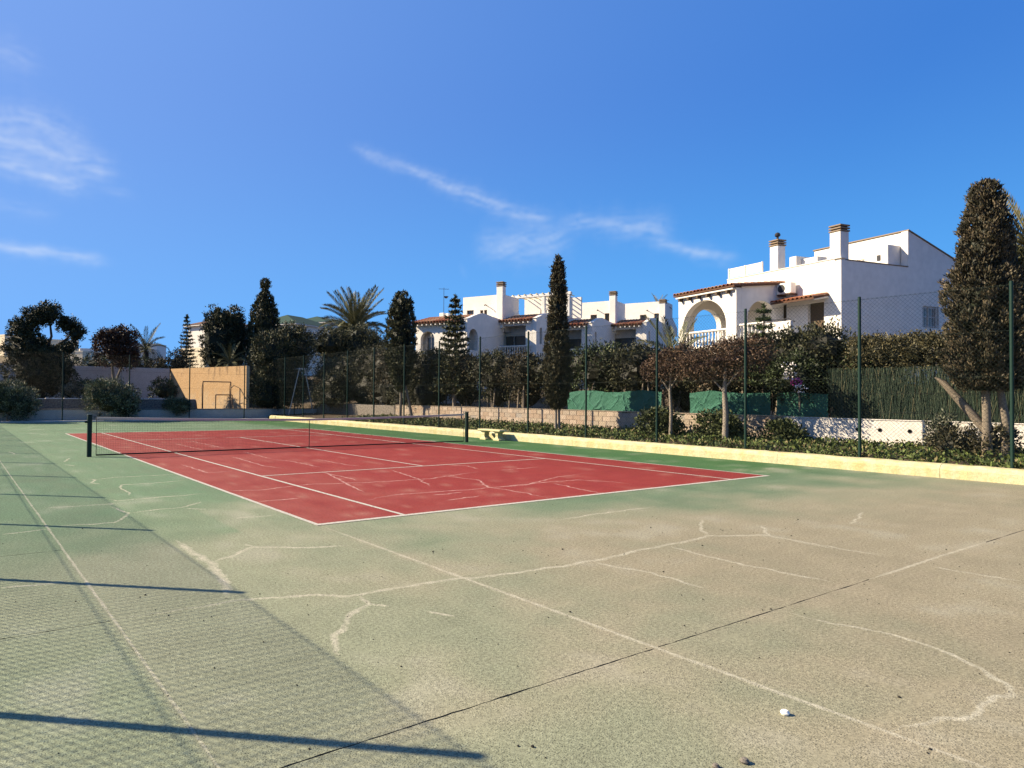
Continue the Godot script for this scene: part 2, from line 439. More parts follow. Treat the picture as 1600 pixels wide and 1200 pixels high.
func sky_image() -> Image:
	# smooth clear-air gradient, paler towards the sun and towards the horizon
	var sw := 512; var sh := 256
	var base := Image.create(sw, sh, false, Image.FORMAT_RGBAF)
	var sun_dir := -SUN_TO.normalized()
	for j in sh:
		var el := (0.5 - (j + 0.5) / sh) * PI
		for i in sw:
			var az := (i + 0.5) / sw * TAU   # column 0 looks along -z
			var d := Vector3(sin(az) * cos(el), sin(el), -cos(az) * cos(el))
			var h := clampf(d.y, 0.0, 1.0)
			var s := d.dot(sun_dir) * 0.5 + 0.5
			var zen := Color(0.034, 0.145, 0.50)
			var mid := Color(0.058, 0.228, 0.70)
			var low := Color(0.130, 0.50, 1.04)
			var c := mid.lerp(zen, smoothstep(0.30, 0.95, h))
			c = low.lerp(c, smoothstep(-0.02, 0.42, h))
			var glow := pow(s, 2.2)
			c = c.lerp(Color(0.30, 0.50, 1.0), clampf(glow * 1.0 - 0.15, 0.0, 0.75))
			if d.y < 0.0: c = c.lerp(Color(0.30, 0.30, 0.28), smoothstep(0.0, 0.06, -d.y))
			base.set_pixel(i, j, Color(c.r / EXPOSURE, c.g / EXPOSURE, c.b / EXPOSURE))
	base.resize(2048, 1024, Image.INTERPOLATE_CUBIC)
	# thin cirrus: streaks pulled out along their own direction
	var fib := FastNoiseLite.new(); fib.seed = 5; fib.frequency = 1.0; fib.noise_type = FastNoiseLite.TYPE_SIMPLEX_SMOOTH
	fib.fractal_octaves = 4
	var W := 2048.0; var H := 1024.0
	var dens := [0.32, 0.30, 0.38, 0.22, 0.15, 0.20, 0.34, 0.42, 0.26, 0.42, 0.16, 0.16, 0.10]
	var wid := [0.50, 0.80, 0.40, 1.1, 1.3, 0.25, 0.8, 0.6, 0.9, 0.33, 0.8, 0.3, 0.5]
	for k in CIRRUS.size():
		var pl: Array = CIRRUS[k]
		var w: float = wid[k]
		var lo := Vector2(999, 999); var hi := Vector2(-999, -999)
		for p in pl:
			lo = lo.min(p); hi = hi.max(p)
		var ends := 2.2
		if pl[0].x < 4.0: pl = [pl[0] - Vector2(7, -0.8)] + pl
		lo = lo.min(pl[0])
		var x0 := int(floor((lo.x - 4.0) / 360.0 * W)); var x1 := int((hi.x + 4.0) / 360.0 * W)
		var y0 := int((90.0 - hi.y - 3.5) / 180.0 * H); var y1 := int((90.0 - lo.y + 3.5) / 180.0 * H)
		var total := 0.0
		for i in pl.size() - 1: total += pl[i].distance_to(pl[i + 1])
		for y in range(y0, y1 + 1):
			for x in range(x0, x1 + 1):
				var q := Vector2((x + 0.5) / W * 360.0, 90.0 - (y + 0.5) / H * 180.0)
				var best := 99.0; var along := 0.0; var run := 0.0; var sgn := 0.0
				for i in pl.size() - 1:
					var a: Vector2 = pl[i]; var b: Vector2 = pl[i + 1]
					var t := clampf((q - a).dot(b - a) / (b - a).length_squared(), 0.0, 1.0)
					var dd := q.distance_to(a + (b - a) * t)
					if dd < best:
						best = dd; along = run + t * (b - a).length()
						sgn = signf((b - a).cross(q - a))
					run += (b - a).length()
				var off := best * sgn
				off += 0.35 * w * fib.get_noise_2d(along * 0.28, k * 31.0)
				var ww := w * (0.65 + 0.6 * absf(fib.get_noise_2d(along * 0.35 + 9.0, k * 17.0)) + 0.35 * smoothstep(0.0, total, along))
				var f := exp(-pow(absf(off) / ww, 1.6))
				f *= smoothstep(0.0, ends, along + 0.3) * smoothstep(0.0, ends, total - along + 0.3)
				var th := 0.60 + 0.8 * fib.get_noise_2d(along * 0.22 + k * 50.0, off * 2.2 - along * 0.30)
				th += 0.35 * fib.get_noise_2d(along * 0.6 + 40.0, off * 6.0 - along * 0.9 + k * 9.0)
				f *= clampf(th, 0.0, 1.3) * dens[k]
				if f > 0.003:
					var xw := posmod(x, 2048)
					var c := base.get_pixel(xw, y)
					base.set_pixel(xw, y, c.lerp(Color(0.86, 0.92, 1.0) / EXPOSURE, clampf(f, 0.0, 0.85)))
	return base

# ------------------------------------------------------------------ the court and its paving
func pave_colour(x: float, z: float) -> Color:
	var n1 := _n(x, z, 0.35); var n2 := _n(x + 40.0, z, 1.1); var n3 := _n(x, z + 70.0, 3.4)
	var pale := Color(0.375, 0.40, 0.265)
	var green := Color(0.165, 0.30, 0.165)
	var deep := Color(0.075, 0.20, 0.065)
	var beige := Color(0.42, 0.37, 0.25)
	var c := pale
	# greener up the left side and at the far end
	var g := smoothstep(1.2, -3.5, z + n1 * 3.0 + n2 * 1.2)
	if x < -1.0 and z < -0.15: g = maxf(g, 0.62 + 0.25 * n1)
	c = c.lerp(green, g * (0.80 + 0.2 * n2))
	# strong green between the court and the yellow kerb
	c = c.lerp(deep, smoothstep(9.5, 11.5, x + n1) * smoothstep(1.2, -1.6, z + n2 * 1.2 + n1) * 0.95)
	c = c.lerp(green * 0.85, smoothstep(1.5, 5.0, x + n2) * smoothstep(3.2, 0.2, z + n1 * 1.5) * smoothstep(-1.0, 0.2, z) * 0.65)
	# sun-bleached, dusty beige in the near right
	var b := smoothstep(-1.6, 3.4, x + 0.25 * z + n1 * 2.6 + n2 * 1.3 - 0.4) * smoothstep(-0.9, 3.2, z - 0.09 * (x - 3.0) + n1 * 1.6 + n2 * 0.9 - 0.6)
	c = c.lerp(beige, b * 0.92)
	# dust gathered along the joints
	var dj := exp(-absf(z - 5.2) / 0.16) * 0.35 + exp(-absf(x) / 0.13) * smoothstep(-0.2, 0.6, z) * 0.55
	c = c.lerp(Color(0.52, 0.45, 0.32), clampf(dj * (0.6 + n2), 0.0, 0.7))
	if x < -2.96: c = c.lerp(green, 0.16 + 0.2 * n1)
	c = c.lerp(Color(0.47, 0.47, 0.37), clampf(smoothstep(0.18, 0.6, n1 * 0.5 + n2 * 0.7) * 0.35, 0.0, 1.0))
	var k := 1.0 + 0.10 * n2 + 0.08 * n3 + 0.10 * n1
	return Color(c.r * k, c.g * k, c.b * k)

func red_colour(x: float, z: float) -> Color:
	var n1 := _n(x + 9.0, z, 0.4); var n2 := _n(x, z + 33.0, 1.4); var n3 := _n(x + 5.0, z, 4.0)
	var c := Color(0.385, 0.050, 0.042)
	c = c.lerp(Color(0.42, 0.120, 0.095), clampf(smoothstep(6.0, -1.0, x + n1 * 3.0) * 0.6 + 0.35 * n2, 0.0, 0.85))
	c = c.lerp(Color(0.30, 0.035, 0.032), clampf(smoothstep(7.0, 10.5, x) * 0.5 + n1 * 0.3, 0.0, 0.6))
	c = c.lerp(Color(0.52, 0.30, 0.22), clampf(smoothstep(0.35, 0.7, n2 + n3 * 0.3) * 0.35, 0.0, 1.0))
	var k := 1.0 + 0.10 * n2 + 0.09 * n3
	return Color(c.r * k, c.g * k, c.b * k)

func cuts(a: float, b: float, centre: float) -> Array:   # grid lines, closer near the camera
	var out := [a]
	var p := a
	while p < b - 1e-4:
		var st := clampf(absf(p - centre) * 0.035, 0.055, 0.55)
		p = minf(p + st, b)
		if b - p < 0.03: p = b
		out.append(p)
	return out

func sheet(x0: float, x1: float, z0: float, z1: float, y: float, red: bool, skirt: float) -> ArrayMesh:
	var xs := cuts(x0, x1, -1.5)
	var zs := cuts(z0, z1, 5.5)
	var nx := xs.size(); var nz := zs.size()
	var v := PackedVector3Array(); var nn := PackedVector3Array(); var cc := PackedColorArray(); var ix := PackedInt32Array()
	for j in nz:
		for i in nx:
			var rag := 0.0
			if skirt > 0.0 and (j == 0 or j == nz - 1): rag = 0.007 * noise.get_noise_2d(xs[i] * 6.0, zs[j] * 40.0) + 0.006 * noise.get_noise_2d(xs[i] * 19.0, zs[j] * 40.0 + 5.0)
			v.append(Vector3(xs[i], y, zs[j] + rag)); nn.append(Vector3.UP)
			cc.append(red_colour(xs[i], zs[j]) if red else pave_colour(xs[i], zs[j]))
	for j in nz - 1:
		for i in nx - 1:
			var a := j * nx + i
			ix.append_array([a, a + 1, a + nx, a + 1, a + nx + 1, a + nx])
	if skirt > 0.0:
		var ring := [[Vector3(x0, y, z0), Vector3(x1, y, z0), Vector3(0, 0, -1)], [Vector3(x1, y, z0), Vector3(x1, y, z1), Vector3(1, 0, 0)], [Vector3(x1, y, z1), Vector3(x0, y, z1), Vector3(0, 0, 1)], [Vector3(x0, y, z1), Vector3(x0, y, z0), Vector3(-1, 0, 0)]]
		for r in ring:
			var b := v.size()
			for p in [r[0], r[1], r[1] - Vector3(0, skirt, 0), r[0] - Vector3(0, skirt, 0)]:
				v.append(p); nn.append(r[2]); cc.append(Color(0.20, 0.19, 0.15))
			ix.append_array([b, b + 2, b + 1, b, b + 3, b + 2])
	var arr := []
	arr.resize(Mesh.ARRAY_MAX)
	arr[Mesh.ARRAY_VERTEX] = v; arr[Mesh.ARRAY_NORMAL] = nn; arr[Mesh.ARRAY_COLOR] = cc; arr[Mesh.ARRAY_INDEX] = ix
	var m := ArrayMesh.new()
	m.add_surface_from_arrays(Mesh.PRIMITIVE_TRIANGLES, arr)
	return m

func crack_mesh(pl: Array, w: float, y: float, red: bool, seed_: float, wob := 1.0) -> ArrayMesh:
	var pts := []
	var curve := Curve2D.new()
	for p in pl: curve.add_point(p)
	var total := curve.get_baked_length()
	var steps := clampi(int(total / 0.035), 6, 420)
	for i in steps + 1:
		var p := curve.sample_baked(total * i / steps)
		p += Vector2(_n(p.x + seed_ * 13.0, p.y, 2.4), _n(p.x, p.y + 50.0 + seed_ * 7.0, 2.4)) * 0.05 * wob
		p += Vector2(_n(p.x + seed_, p.y, 11.0), _n(p.x, p.y + 9.0, 11.0)) * 0.014 * wob
		pts.append(p)
	var v := PackedVector3Array(); var nn := PackedVector3Array(); var cc := PackedColorArray(); var ix := PackedInt32Array()
	var prof := [0.0, 0.55, 1.0, 0.55, 0.0]
	var pos := [-1.0, -0.55, 0.0, 0.55, 1.0]
	for i in pts.size():
		var d: Vector2 = (pts[mini(i + 1, pts.size() - 1)] - pts[maxi(i - 1, 0)]).normalized()
		var s := Vector2(-d.y, d.x)
		var t := float(i) / (pts.size() - 1)
		var p: Vector2 = pts[i]
		var ww := w * (0.75 + 0.75 * absf(_n(p.x * 1.0 + seed_, p.y, 3.0)) + 0.5 * _n(p.x, p.y + seed_, 14.0))
		ww *= 0.35 + 0.65 * smoothstep(0.0, 0.14, t) * smoothstep(0.0, 0.14, 1.0 - t)
		for k in 5:
			var q: Vector2 = p + s * ww * pos[k]
			var base := red_colour(q.x, q.y) if red else pave_colour(q.x, q.y)
			var fill := Color(0.78, 0.50, 0.43) if red else Color(0.70, 0.665, 0.51)
			var a: float = prof[k] * (0.72 + 0.5 * _n(q.x + 3.0, q.y + seed_, 5.0))
			a *= 0.4 + 0.6 * smoothstep(0.0, 0.18, t) * smoothstep(0.0, 0.18, 1.0 - t)
			v.append(Vector3(q.x, y - [0.006, 0.0, -0.001, 0.0, 0.006][k], q.y)); nn.append(Vector3.UP); cc.append(base.lerp(fill, clampf(a, 0.0, 0.95)))
	for i in pts.size() - 1:
		for k in 4:
			var a := i * 5 + k
			ix.append_array([a, a + 5, a + 1, a + 1, a + 5, a + 6])
	var arr := []
	arr.resize(Mesh.ARRAY_MAX)
	arr[Mesh.ARRAY_VERTEX] = v; arr[Mesh.ARRAY_NORMAL] = nn; arr[Mesh.ARRAY_COLOR] = cc; arr[Mesh.ARRAY_INDEX] = ix
	var m := ArrayMesh.new()
	m.add_surface_from_arrays(Mesh.PRIMITIVE_TRIANGLES, arr)
	return m

func line_mesh(x0: float, z0: float, x1: float, z1: float) -> ArrayMesh:   # a painted line with slightly worn, uneven edges
	var mb := MB.new()
	var along_x := absf(x1 - x0) > absf(z1 - z0)
	var a := Vector2(minf(x0, x1), minf(z0, z1)); var b := Vector2(maxf(x0, x1), maxf(z0, z1))
	var len_ := b.x - a.x if along_x else b.y - a.y
	var k := maxi(2, int(len_ / 0.18))
	var y := 0.0055
	for i in k:
		var t0 := len_ * i / k; var t1 := len_ * (i + 1) / k
		var w := []
		for t in [t0, t1]:
			w.append(0.006 * _n(a.x + t, a.y, 7.0)); w.append(0.006 * _n(a.x - t + 60.0, a.y + 8.0, 7.0))
		if along_x: mb.quad(Vector3(a.x + t0, y, b.y + w[0]), Vector3(a.x + t1, y, b.y + w[2]), Vector3(a.x + t1, y, a.y + w[3]), Vector3(a.x + t0, y, a.y + w[1]))
		else: mb.quad(Vector3(a.x + w[0], y, a.y + t0), Vector3(a.x + w[2], y, a.y + t1), Vector3(b.x + w[3], y, a.y + t1), Vector3(b.x + w[1], y, a.y + t0))
	return mb.mesh()

func terrain_height(x: float, z: float) -> float:
	var h := -0.12
	if x > 14.3: h = lerpf(0.22, 0.42, clampf((x - 14.3) / 3.6, 0.0, 1.0))
	if x > 18.1: h = 1.0 + smoothstep(20.0, 26.0, x) * 1.2
	if z < -37.45:
		var f := 0.62
		if z < -39.34 and x < 10.0: f = 1.28
		if z < -48.2: f = 3.1 + clampf((-48.2 - z) * 0.045, 0.0, 5.0)
		h = maxf(h, f)
	if absf(x) > 150.0 or z < -170.0: h = minf(h, 4.0)
	return h

func make_ground() -> void:
	var xs := [-1500.0, -500.0, -150.0, -60.0, -30.0, -12.0, -7.4, -2.0, 4.0, 9.95, 10.05, 14.25, 14.35, 15.2, 16.4, 17.2, 18.05, 18.15, 20.0, 22.0, 24.0, 26.0, 30.0, 38.0, 50.0, 80.0, 150.0, 500.0, 1500.0]
	var zs := [-1500.0, -500.0, -240.0, -170.0, -150.0, -110.0, -80.0, -62.0, -54.0, -48.25, -48.15, -44.0, -39.38, -39.3, -37.5, -37.4, -36.4, -28.0, -20.0, -12.0, -6.0, 0.0, 5.0, 12.0, 30.0, 150.0, 500.0, 1500.0]
	var v := PackedVector3Array(); var nn := PackedVector3Array(); var ix := PackedInt32Array()
	for z in zs:
		for x in xs:
			v.append(Vector3(x, terrain_height(x, z), z)); nn.append(Vector3.UP)
	var nx := xs.size()
	for j in zs.size() - 1:
		for i in nx - 1:
			var a := j * nx + i
			ix.append_array([a, a + 1, a + nx, a + 1, a + nx + 1, a + nx])
	var arr := []
	arr.resize(Mesh.ARRAY_MAX)
	arr[Mesh.ARRAY_VERTEX] = v; arr[Mesh.ARRAY_NORMAL] = nn; arr[Mesh.ARRAY_INDEX] = ix
	var m := ArrayMesh.new()
	m.add_surface_from_arrays(Mesh.PRIMITIVE_TRIANGLES, arr)
	struct_("ground", m, M.soil)

func make_court() -> void:
	var pv := struct_root("court_paving")
	var g := 0.005
	for s in [[-7.3, -2.95, 5.2, 13.0], [-7.3, -2.95, 2.62, 5.2], [-7.3, -2.95, -0.15, 2.62], [-7.3, -2.95, -36.3, -0.15],
			[-2.95, 0.0, 5.2, 13.0], [-2.95, 0.0, -36.3, 5.2], [0.0, 14.0, 5.2, 13.0], [0.0, 14.0, -36.3, 5.2]]:
		var o := part(pv, "slab", sheet(s[0] + g, s[1] - g, s[2] + g, s[3] - g, 0.0, false, 0.10), M.pave)
	for k in GREEN_CRACKS.size():
		var w: float = [0.045, 0.045, 0.028, 0.075, 0.05][k] if k < 5 else 0.036
		part(pv, "crack", crack_mesh(GREEN_CRACKS[k], w, 0.002, false, k * 3.7), M.pave)
	# the pale filler run down the long joint beside the court, and the near one
	part(pv, "joint_filler", crack_mesh([Vector2(-2.96, 7.5), Vector2(-2.94, 4.4), Vector2(-2.95, -10.0), Vector2(-2.93, -30.0)], 0.02, 0.0025, false, 91.0, 0.12), M.pave)
	part(pv, "joint_filler", crack_mesh([Vector2(0.01, 0.1), Vector2(0.0, 3.0), Vector2(0.0, 5.0), Vector2(-0.01, 7.6)], 0.035, 0.0025, false, 95.0, 0.12), M.pave)
	part(pv, "joint_filler", crack_mesh([Vector2(3.2, 5.2), Vector2(5.0, 5.19), Vector2(6.3, 5.2)], 0.03, 0.0025, false, 97.0, 0.12), M.pave)
	var red := struct_("playing_surface", sheet(0.0, COURT_W, -COURT_L, 0.0, 0.002, true, 0.0), M.pave)
	for k in RED_CRACKS.size():
		part(red, "crack", crack_mesh(RED_CRACKS[k], 0.040, 0.0032, true, k * 5.1 + 200.0), M.pave)
	var s := 1.37; var hw := 0.034
	var L := COURT_L; var W := COURT_W
	var ln := struct_root("court_lines")
	part(ln, "baseline", line_mesh(-hw, -0.05, W + hw, 0.05), M.line)
	part(ln, "baseline", line_mesh(-hw, -L - 0.05, W + hw, -L + 0.05), M.line)
	part(ln, "sideline", line_mesh(-hw, -L + 0.05, hw, -0.05), M.line)
	part(ln, "sideline", line_mesh(W - hw, -L + 0.05, W + hw, -0.05), M.line)
	part(ln, "sideline", line_mesh(s - hw, -L + 0.05, s + hw, -0.05), M.line)
	part(ln, "sideline", line_mesh(W - s - hw, -L + 0.05, W - s + hw, -0.05), M.line)
	for z in [-L / 2 + 6.4, -L / 2 - 6.4]:
		part(ln, "service_line", line_mesh(s + hw, z - hw, W - s - hw, z + hw), M.line)
	part(ln, "centre_line", line_mesh(W / 2 - hw, -L / 2 - 6.4 + hw, W / 2 + hw, -L / 2 + 6.4 - hw), M.line)
	# dark grit and small stones lying about
	rng.seed = 77
	var mb := MB.new()
	for k in 420:
		var p := Vector2(rng.randf_range(-5.0, 9.0), rng.randf_range(-6.0, 7.5))
		if rng.randf() < 0.5: p = Vector2(rng.randf_range(-3.0, 6.0), rng.randf_range(2.0, 7.0))
		if p.x > -0.1 and p.y < 0.2: continue
		var r := rng.randf_range(0.002, 0.006)
		if rng.randf() < 0.05: r = rng.randf_range(0.007, 0.011)
		mb.lathe(Vector3(p.x, 0.001, p.y), [[r * 1.1, 0.0], [r, r * 0.7], [r * 0.3, r * 1.1]], 5)
	var gr := part(self, "grit", mb.mesh(), M.speck)
	tag(gr, "dark grit and crumbs scattered over the bare paving", "grit", "", "stuff")
	# a few loose stones
	var spots := [[Vector2(-0.25, 6.20), 0.022], [Vector2(-0.9, 6.35), 0.02], [Vector2(-1.05, 6.3), 0.016], [Vector2(-1.3, 6.45), 0.02]]
	for i in spots.size():
		var q := MB.new()
		var r: float = spots[i][1]
		q.lathe(Vector3.ZERO, [[r * 0.9, 0.0], [r * 1.15, r * 0.5], [r * 0.7, r * 1.1], [0.0, r * 1.25]], 7)
		var o := part(self, "pebble", q.mesh(), [M.plastic, M.stones, M.stones, M.stones][i])
		o.position = Vector3(spots[i][0].x, 0.0, spots[i][0].y)
		o.rotation.y = i * 1.3
		tag(o, ["pale pebble lying on the bare paving in the foreground", "grey pebble on the paving, nearest to the pale one", "smallest grey pebble on the foreground paving", "grey pebble farthest left on the foreground paving"][i], "pebble", "loose pebbles on the paving")
	# yellow kerb along the right, its top edge rounded
	var kp := [Vector2(14.0, -0.1), Vector2(14.0, 0.19), Vector2(14.02, 0.245), Vector2(14.07, 0.285), Vector2(14.16, 0.30), Vector2(14.34, 0.30), Vector2(14.42, 0.28), Vector2(14.45, 0.23), Vector2(14.45, -0.1)]
	var zk := 5.8
	var root := struct_root("kerb")
	while zk > -36.2:
		var z2 := maxf(zk - 3.6, -36.25)
		var km := MB.new()
		var segs := 30
		for i in segs:
			var za := lerpf(zk - 0.004, z2 + 0.004, float(i) / segs); var zb := lerpf(zk - 0.004, z2 + 0.004, float(i + 1) / segs)
			for j in kp.size() - 1:
				var pa: Vector2 = kp[j]; var pb: Vector2 = kp[j + 1]
				var jit := func(p: Vector2, z: float) -> Vector3:
					return Vector3(p.x + 0.018 * _n(z, p.y * 3.0, 1.7) + 0.008 * _n(z, p.y * 9.0, 9.0), p.y + 0.014 * _n(z + 30.0, p.x, 1.3) + 0.006 * _n(z, p.x * 9.0, 8.0), z)
				var bb := km.v.size()
				km.quad(jit.call(pa, za), jit.call(pb, za), jit.call(pb, zb), jit.call(pa, zb))
				for q in range(bb, km.v.size()):
					var kv: Vector3 = km.v[q]
					var kn := _n(kv.z, kv.y * 2.0 + kv.x, 2.6) + 0.6 * _n(kv.z + 20.0, kv.y * 3.0, 8.0)
					km.c[q] = Color(0.68, 0.635, 0.40).lerp(Color(0.60, 0.51, 0.22), clampf(0.30 + kn * 0.9, 0.0, 1.0))
		part(root, "kerb_length", km.mesh(), M.kerb)
		zk = z2
	boxpart(root, "kerb_length", Vector3(-7.3, -0.1, -36.62), Vector3(13.98, 0.09, -36.32), M.grey, 0.02)

# ------------------------------------------------------------------ fences, net, bench
func link_mesh(w: float, h: float, cell: float, r: float) -> ArrayMesh:   # chain-link: crossing rods clipped to the bay
	var mb := MB.new()
	var c := -h
	while c < w + h:
		# rising: y = x - c ; falling: y = c - x (with c from 0 to w + h)
		var xa := maxf(c, 0.0); var xb := minf(c + h, w)
		if xb > xa + 0.01: mb.wire(Vector3(xa, xa - c, r), Vector3(xb, xb - c, r), r)
		var xc := maxf(c, 0.0); var xd := minf(c + h, w)
		if xd > xc + 0.01: mb.wire(Vector3(w - xc, xc - c, -r), Vector3(w - xd, xd - c, -r), r)
		c += cell
	return mb.mesh()

func make_fence(called: String, label: String, a: Vector3, dir: Vector3, pitch: float, bays: int, top: float, wires: Array, wire_r := 0.0021, cell := 0.10) -> void:
	var root := thing(called, label, "fence", a, 0.0, "fences around the court")
	var ang := atan2(-dir.z, dir.x)
	root.rotation.y = ang
	var pm := MB.new()
	pm.tube([Vector3(0, -0.3, 0), Vector3(0, top + 0.02, 0), Vector3(0, top + 0.035, 0)], [0.036, 0.036, 0.024], 10)
	var post_mesh := pm.mesh()
	var bay := link_mesh(pitch, top - 0.04, cell, wire_r)
	var wm := MB.new()
	wm.wire(Vector3.ZERO, Vector3(pitch, 0, 0), 0.004)
	var wire_mesh := wm.mesh()
	for i in bays + 1:
		part(root, "post", post_mesh, M.post, Transform3D(Basis(), Vector3(i * pitch, 0, 0)))
	for i in bays:
		part(root, "mesh_panel", bay, M.link, Transform3D(Basis(), Vector3(i * pitch, 0.03, 0.04)))
		for y in wires:
			part(root, "tension_wire", wire_mesh, M.link, Transform3D(Basis(), Vector3(i * pitch, y, 0.045)))

func make_net() -> void:
	var z := -COURT_L / 2
	var xl := -0.914; var xr := COURT_W + 0.914
	var root := thing("tennis_net", "dark tennis net with beige top band stretched across the red court", "net", Vector3(COURT_W / 2, 0.012, z))
	for x in [xl, xr]:
		var mb := MB.new()
		mb.cbox(Vector3(-0.055, -0.02, -0.055), Vector3(0.055, 1.09, 0.055), 0.012)
		mb.cbox(Vector3(-0.065, 1.09, -0.065), Vector3(0.065, 1.115, 0.065), 0.01)
		mb.tube([Vector3(0.055 if x > 0 else -0.055, 0.92, 0), Vector3(0.12 if x > 0 else -0.12, 0.92, 0)], [0.03, 0.03], 8)
		part(root, "net_post", mb.mesh(), M.netpost, Transform3D(Basis(), Vector3(x - COURT_W / 2, 0, 0)))
	var x0 := xl + 0.17 - COURT_W / 2; var x1 := xr - 0.14 - COURT_W / 2
	var topy := func(x: float) -> float: return 0.925 + 0.115 * pow(absf(x) / 6.3, 1.5)
	var net := MB.new()
	var k := 288
	for i in k + 1:
		var x := lerpf(x0, x1, float(i) / k)
		net.wire(Vector3(x, 0.03, 0.004 * sin(i * 0.7)), Vector3(x, topy.call(x) - 0.02, 0), 0.0019)
	for j in 20:
		var seg := 26
		for i in seg:
			var xa := lerpf(x0, x1, float(i) / seg); var xb := lerpf(x0, x1, float(i + 1) / seg)
			var t := j / 20.0
			net.wire(Vector3(xa, lerpf(0.03, topy.call(xa), t), 0.003), Vector3(xb, lerpf(0.03, topy.call(xb), t), 0.003), 0.0019)
	part(root, "netting", net.mesh(), M.netcord)
	var tape := MB.new()
	var s2 := 40
	for i in s2:
		var xa := lerpf(x0, x1, float(i) / s2); var xb := lerpf(x0, x1, float(i + 1) / s2)
		var ya: float = topy.call(xa); var yb: float = topy.call(xb)
		for q in [[Vector3(0, -0.055, 0.011), Vector3(0, 0.005, 0.011)], [Vector3(0, 0.005, 0.011), Vector3(0, 0.012, 0)], [Vector3(0, 0.012, 0), Vector3(0, 0.005, -0.011)], [Vector3(0, 0.005, -0.011), Vector3(0, -0.055, -0.011)]]:
			tape.quad(Vector3(xa, ya, 0) + q[0], Vector3(xb, yb, 0) + q[0], Vector3(xb, yb, 0) + q[1], Vector3(xa, ya, 0) + q[1])
	part(root, "top_band", tape.mesh(), M.tape)
	var cord := MB.new()
	cord.tube([Vector3(x0, 0.03, 0), Vector3(x1, 0.03, 0)], [0.022, 0.022], 6)
	cord.tube([Vector3(x0, 0.02, 0), Vector3(x0, 1.0, 0)], [0.009, 0.009], 6)
	cord.tube([Vector3(x1, 0.02, 0), Vector3(x1, 1.0, 0)], [0.009, 0.009], 6)
	part(root, "edge_cord", cord.mesh(), M.netcord)
	boxpart(root, "centre_strap", Vector3(-0.008, 0.0, -0.008), Vector3(0.008, 0.90, 0.008), M.netcord)
	var cable := MB.new()
	cable.tube([Vector3(xl - COURT_W / 2 + 0.05, 1.06, 0), Vector3(x0, 1.04, 0)], [0.006, 0.006], 5)
	cable.tube([Vector3(xr - COURT_W / 2 - 0.05, 1.06, 0), Vector3(x1, 1.04, 0)], [0.006, 0.006], 5)
	for yy in [0.25, 0.6]:
		cable.tube([Vector3(xl - COURT_W / 2 + 0.05, yy + 0.06, 0.02), Vector3(x0, yy, 0)], [0.004, 0.004], 4)
	part(root, "net_cable", cable.mesh(), M.netcord)

func make_bench() -> void:
	var root := thing("bench", "small pale yellow bench on two scrolled pedestals beside the yellow kerb", "bench", Vector3(13.62, 0, -12.45))
	boxpart(root, "seat", Vector3(-0.21, 0.345, -0.68), Vector3(0.21, 0.42, 0.68), M.bench, 0.02)
	for z in [-0.40, 0.40]:
		var mb := MB.new()
		# curved pedestal: a waisted profile swept across the width of the bench
		var prof := [[0.17, 0.0], [0.175, 0.05], [0.12, 0.08], [0.07, 0.13], [0.055, 0.18], [0.085, 0.22], [0.06, 0.25], [0.10, 0.30], [0.18, 0.347]]
		for i in prof.size() - 1:
			var a: Array = prof[i]; var b: Array = prof[i + 1]
			var wa: float = a[0]; var wb: float = b[0]
			var xa: float = 0.10 + wa * 0.35; var xb: float = 0.10 + wb * 0.35
			var A := Vector3(-xa, a[1], wa); var B := Vector3(xa, a[1], wa); var C := Vector3(xb, b[1], wb); var D := Vector3(-xb, b[1], wb)
			var A2 := Vector3(-xa, a[1], -wa); var B2 := Vector3(xa, a[1], -wa); var C2 := Vector3(xb, b[1], -wb); var D2 := Vector3(-xb, b[1], -wb)
			mb.quad(A, B, C, D); mb.quad(B2, A2, D2, C2); mb.quad(B, B2, C2, C); mb.quad(A2, A, D, D2)
		part(root, "pedestal", mb.mesh(), M.bench, Transform3D(Basis(), Vector3(0, 0, z)))

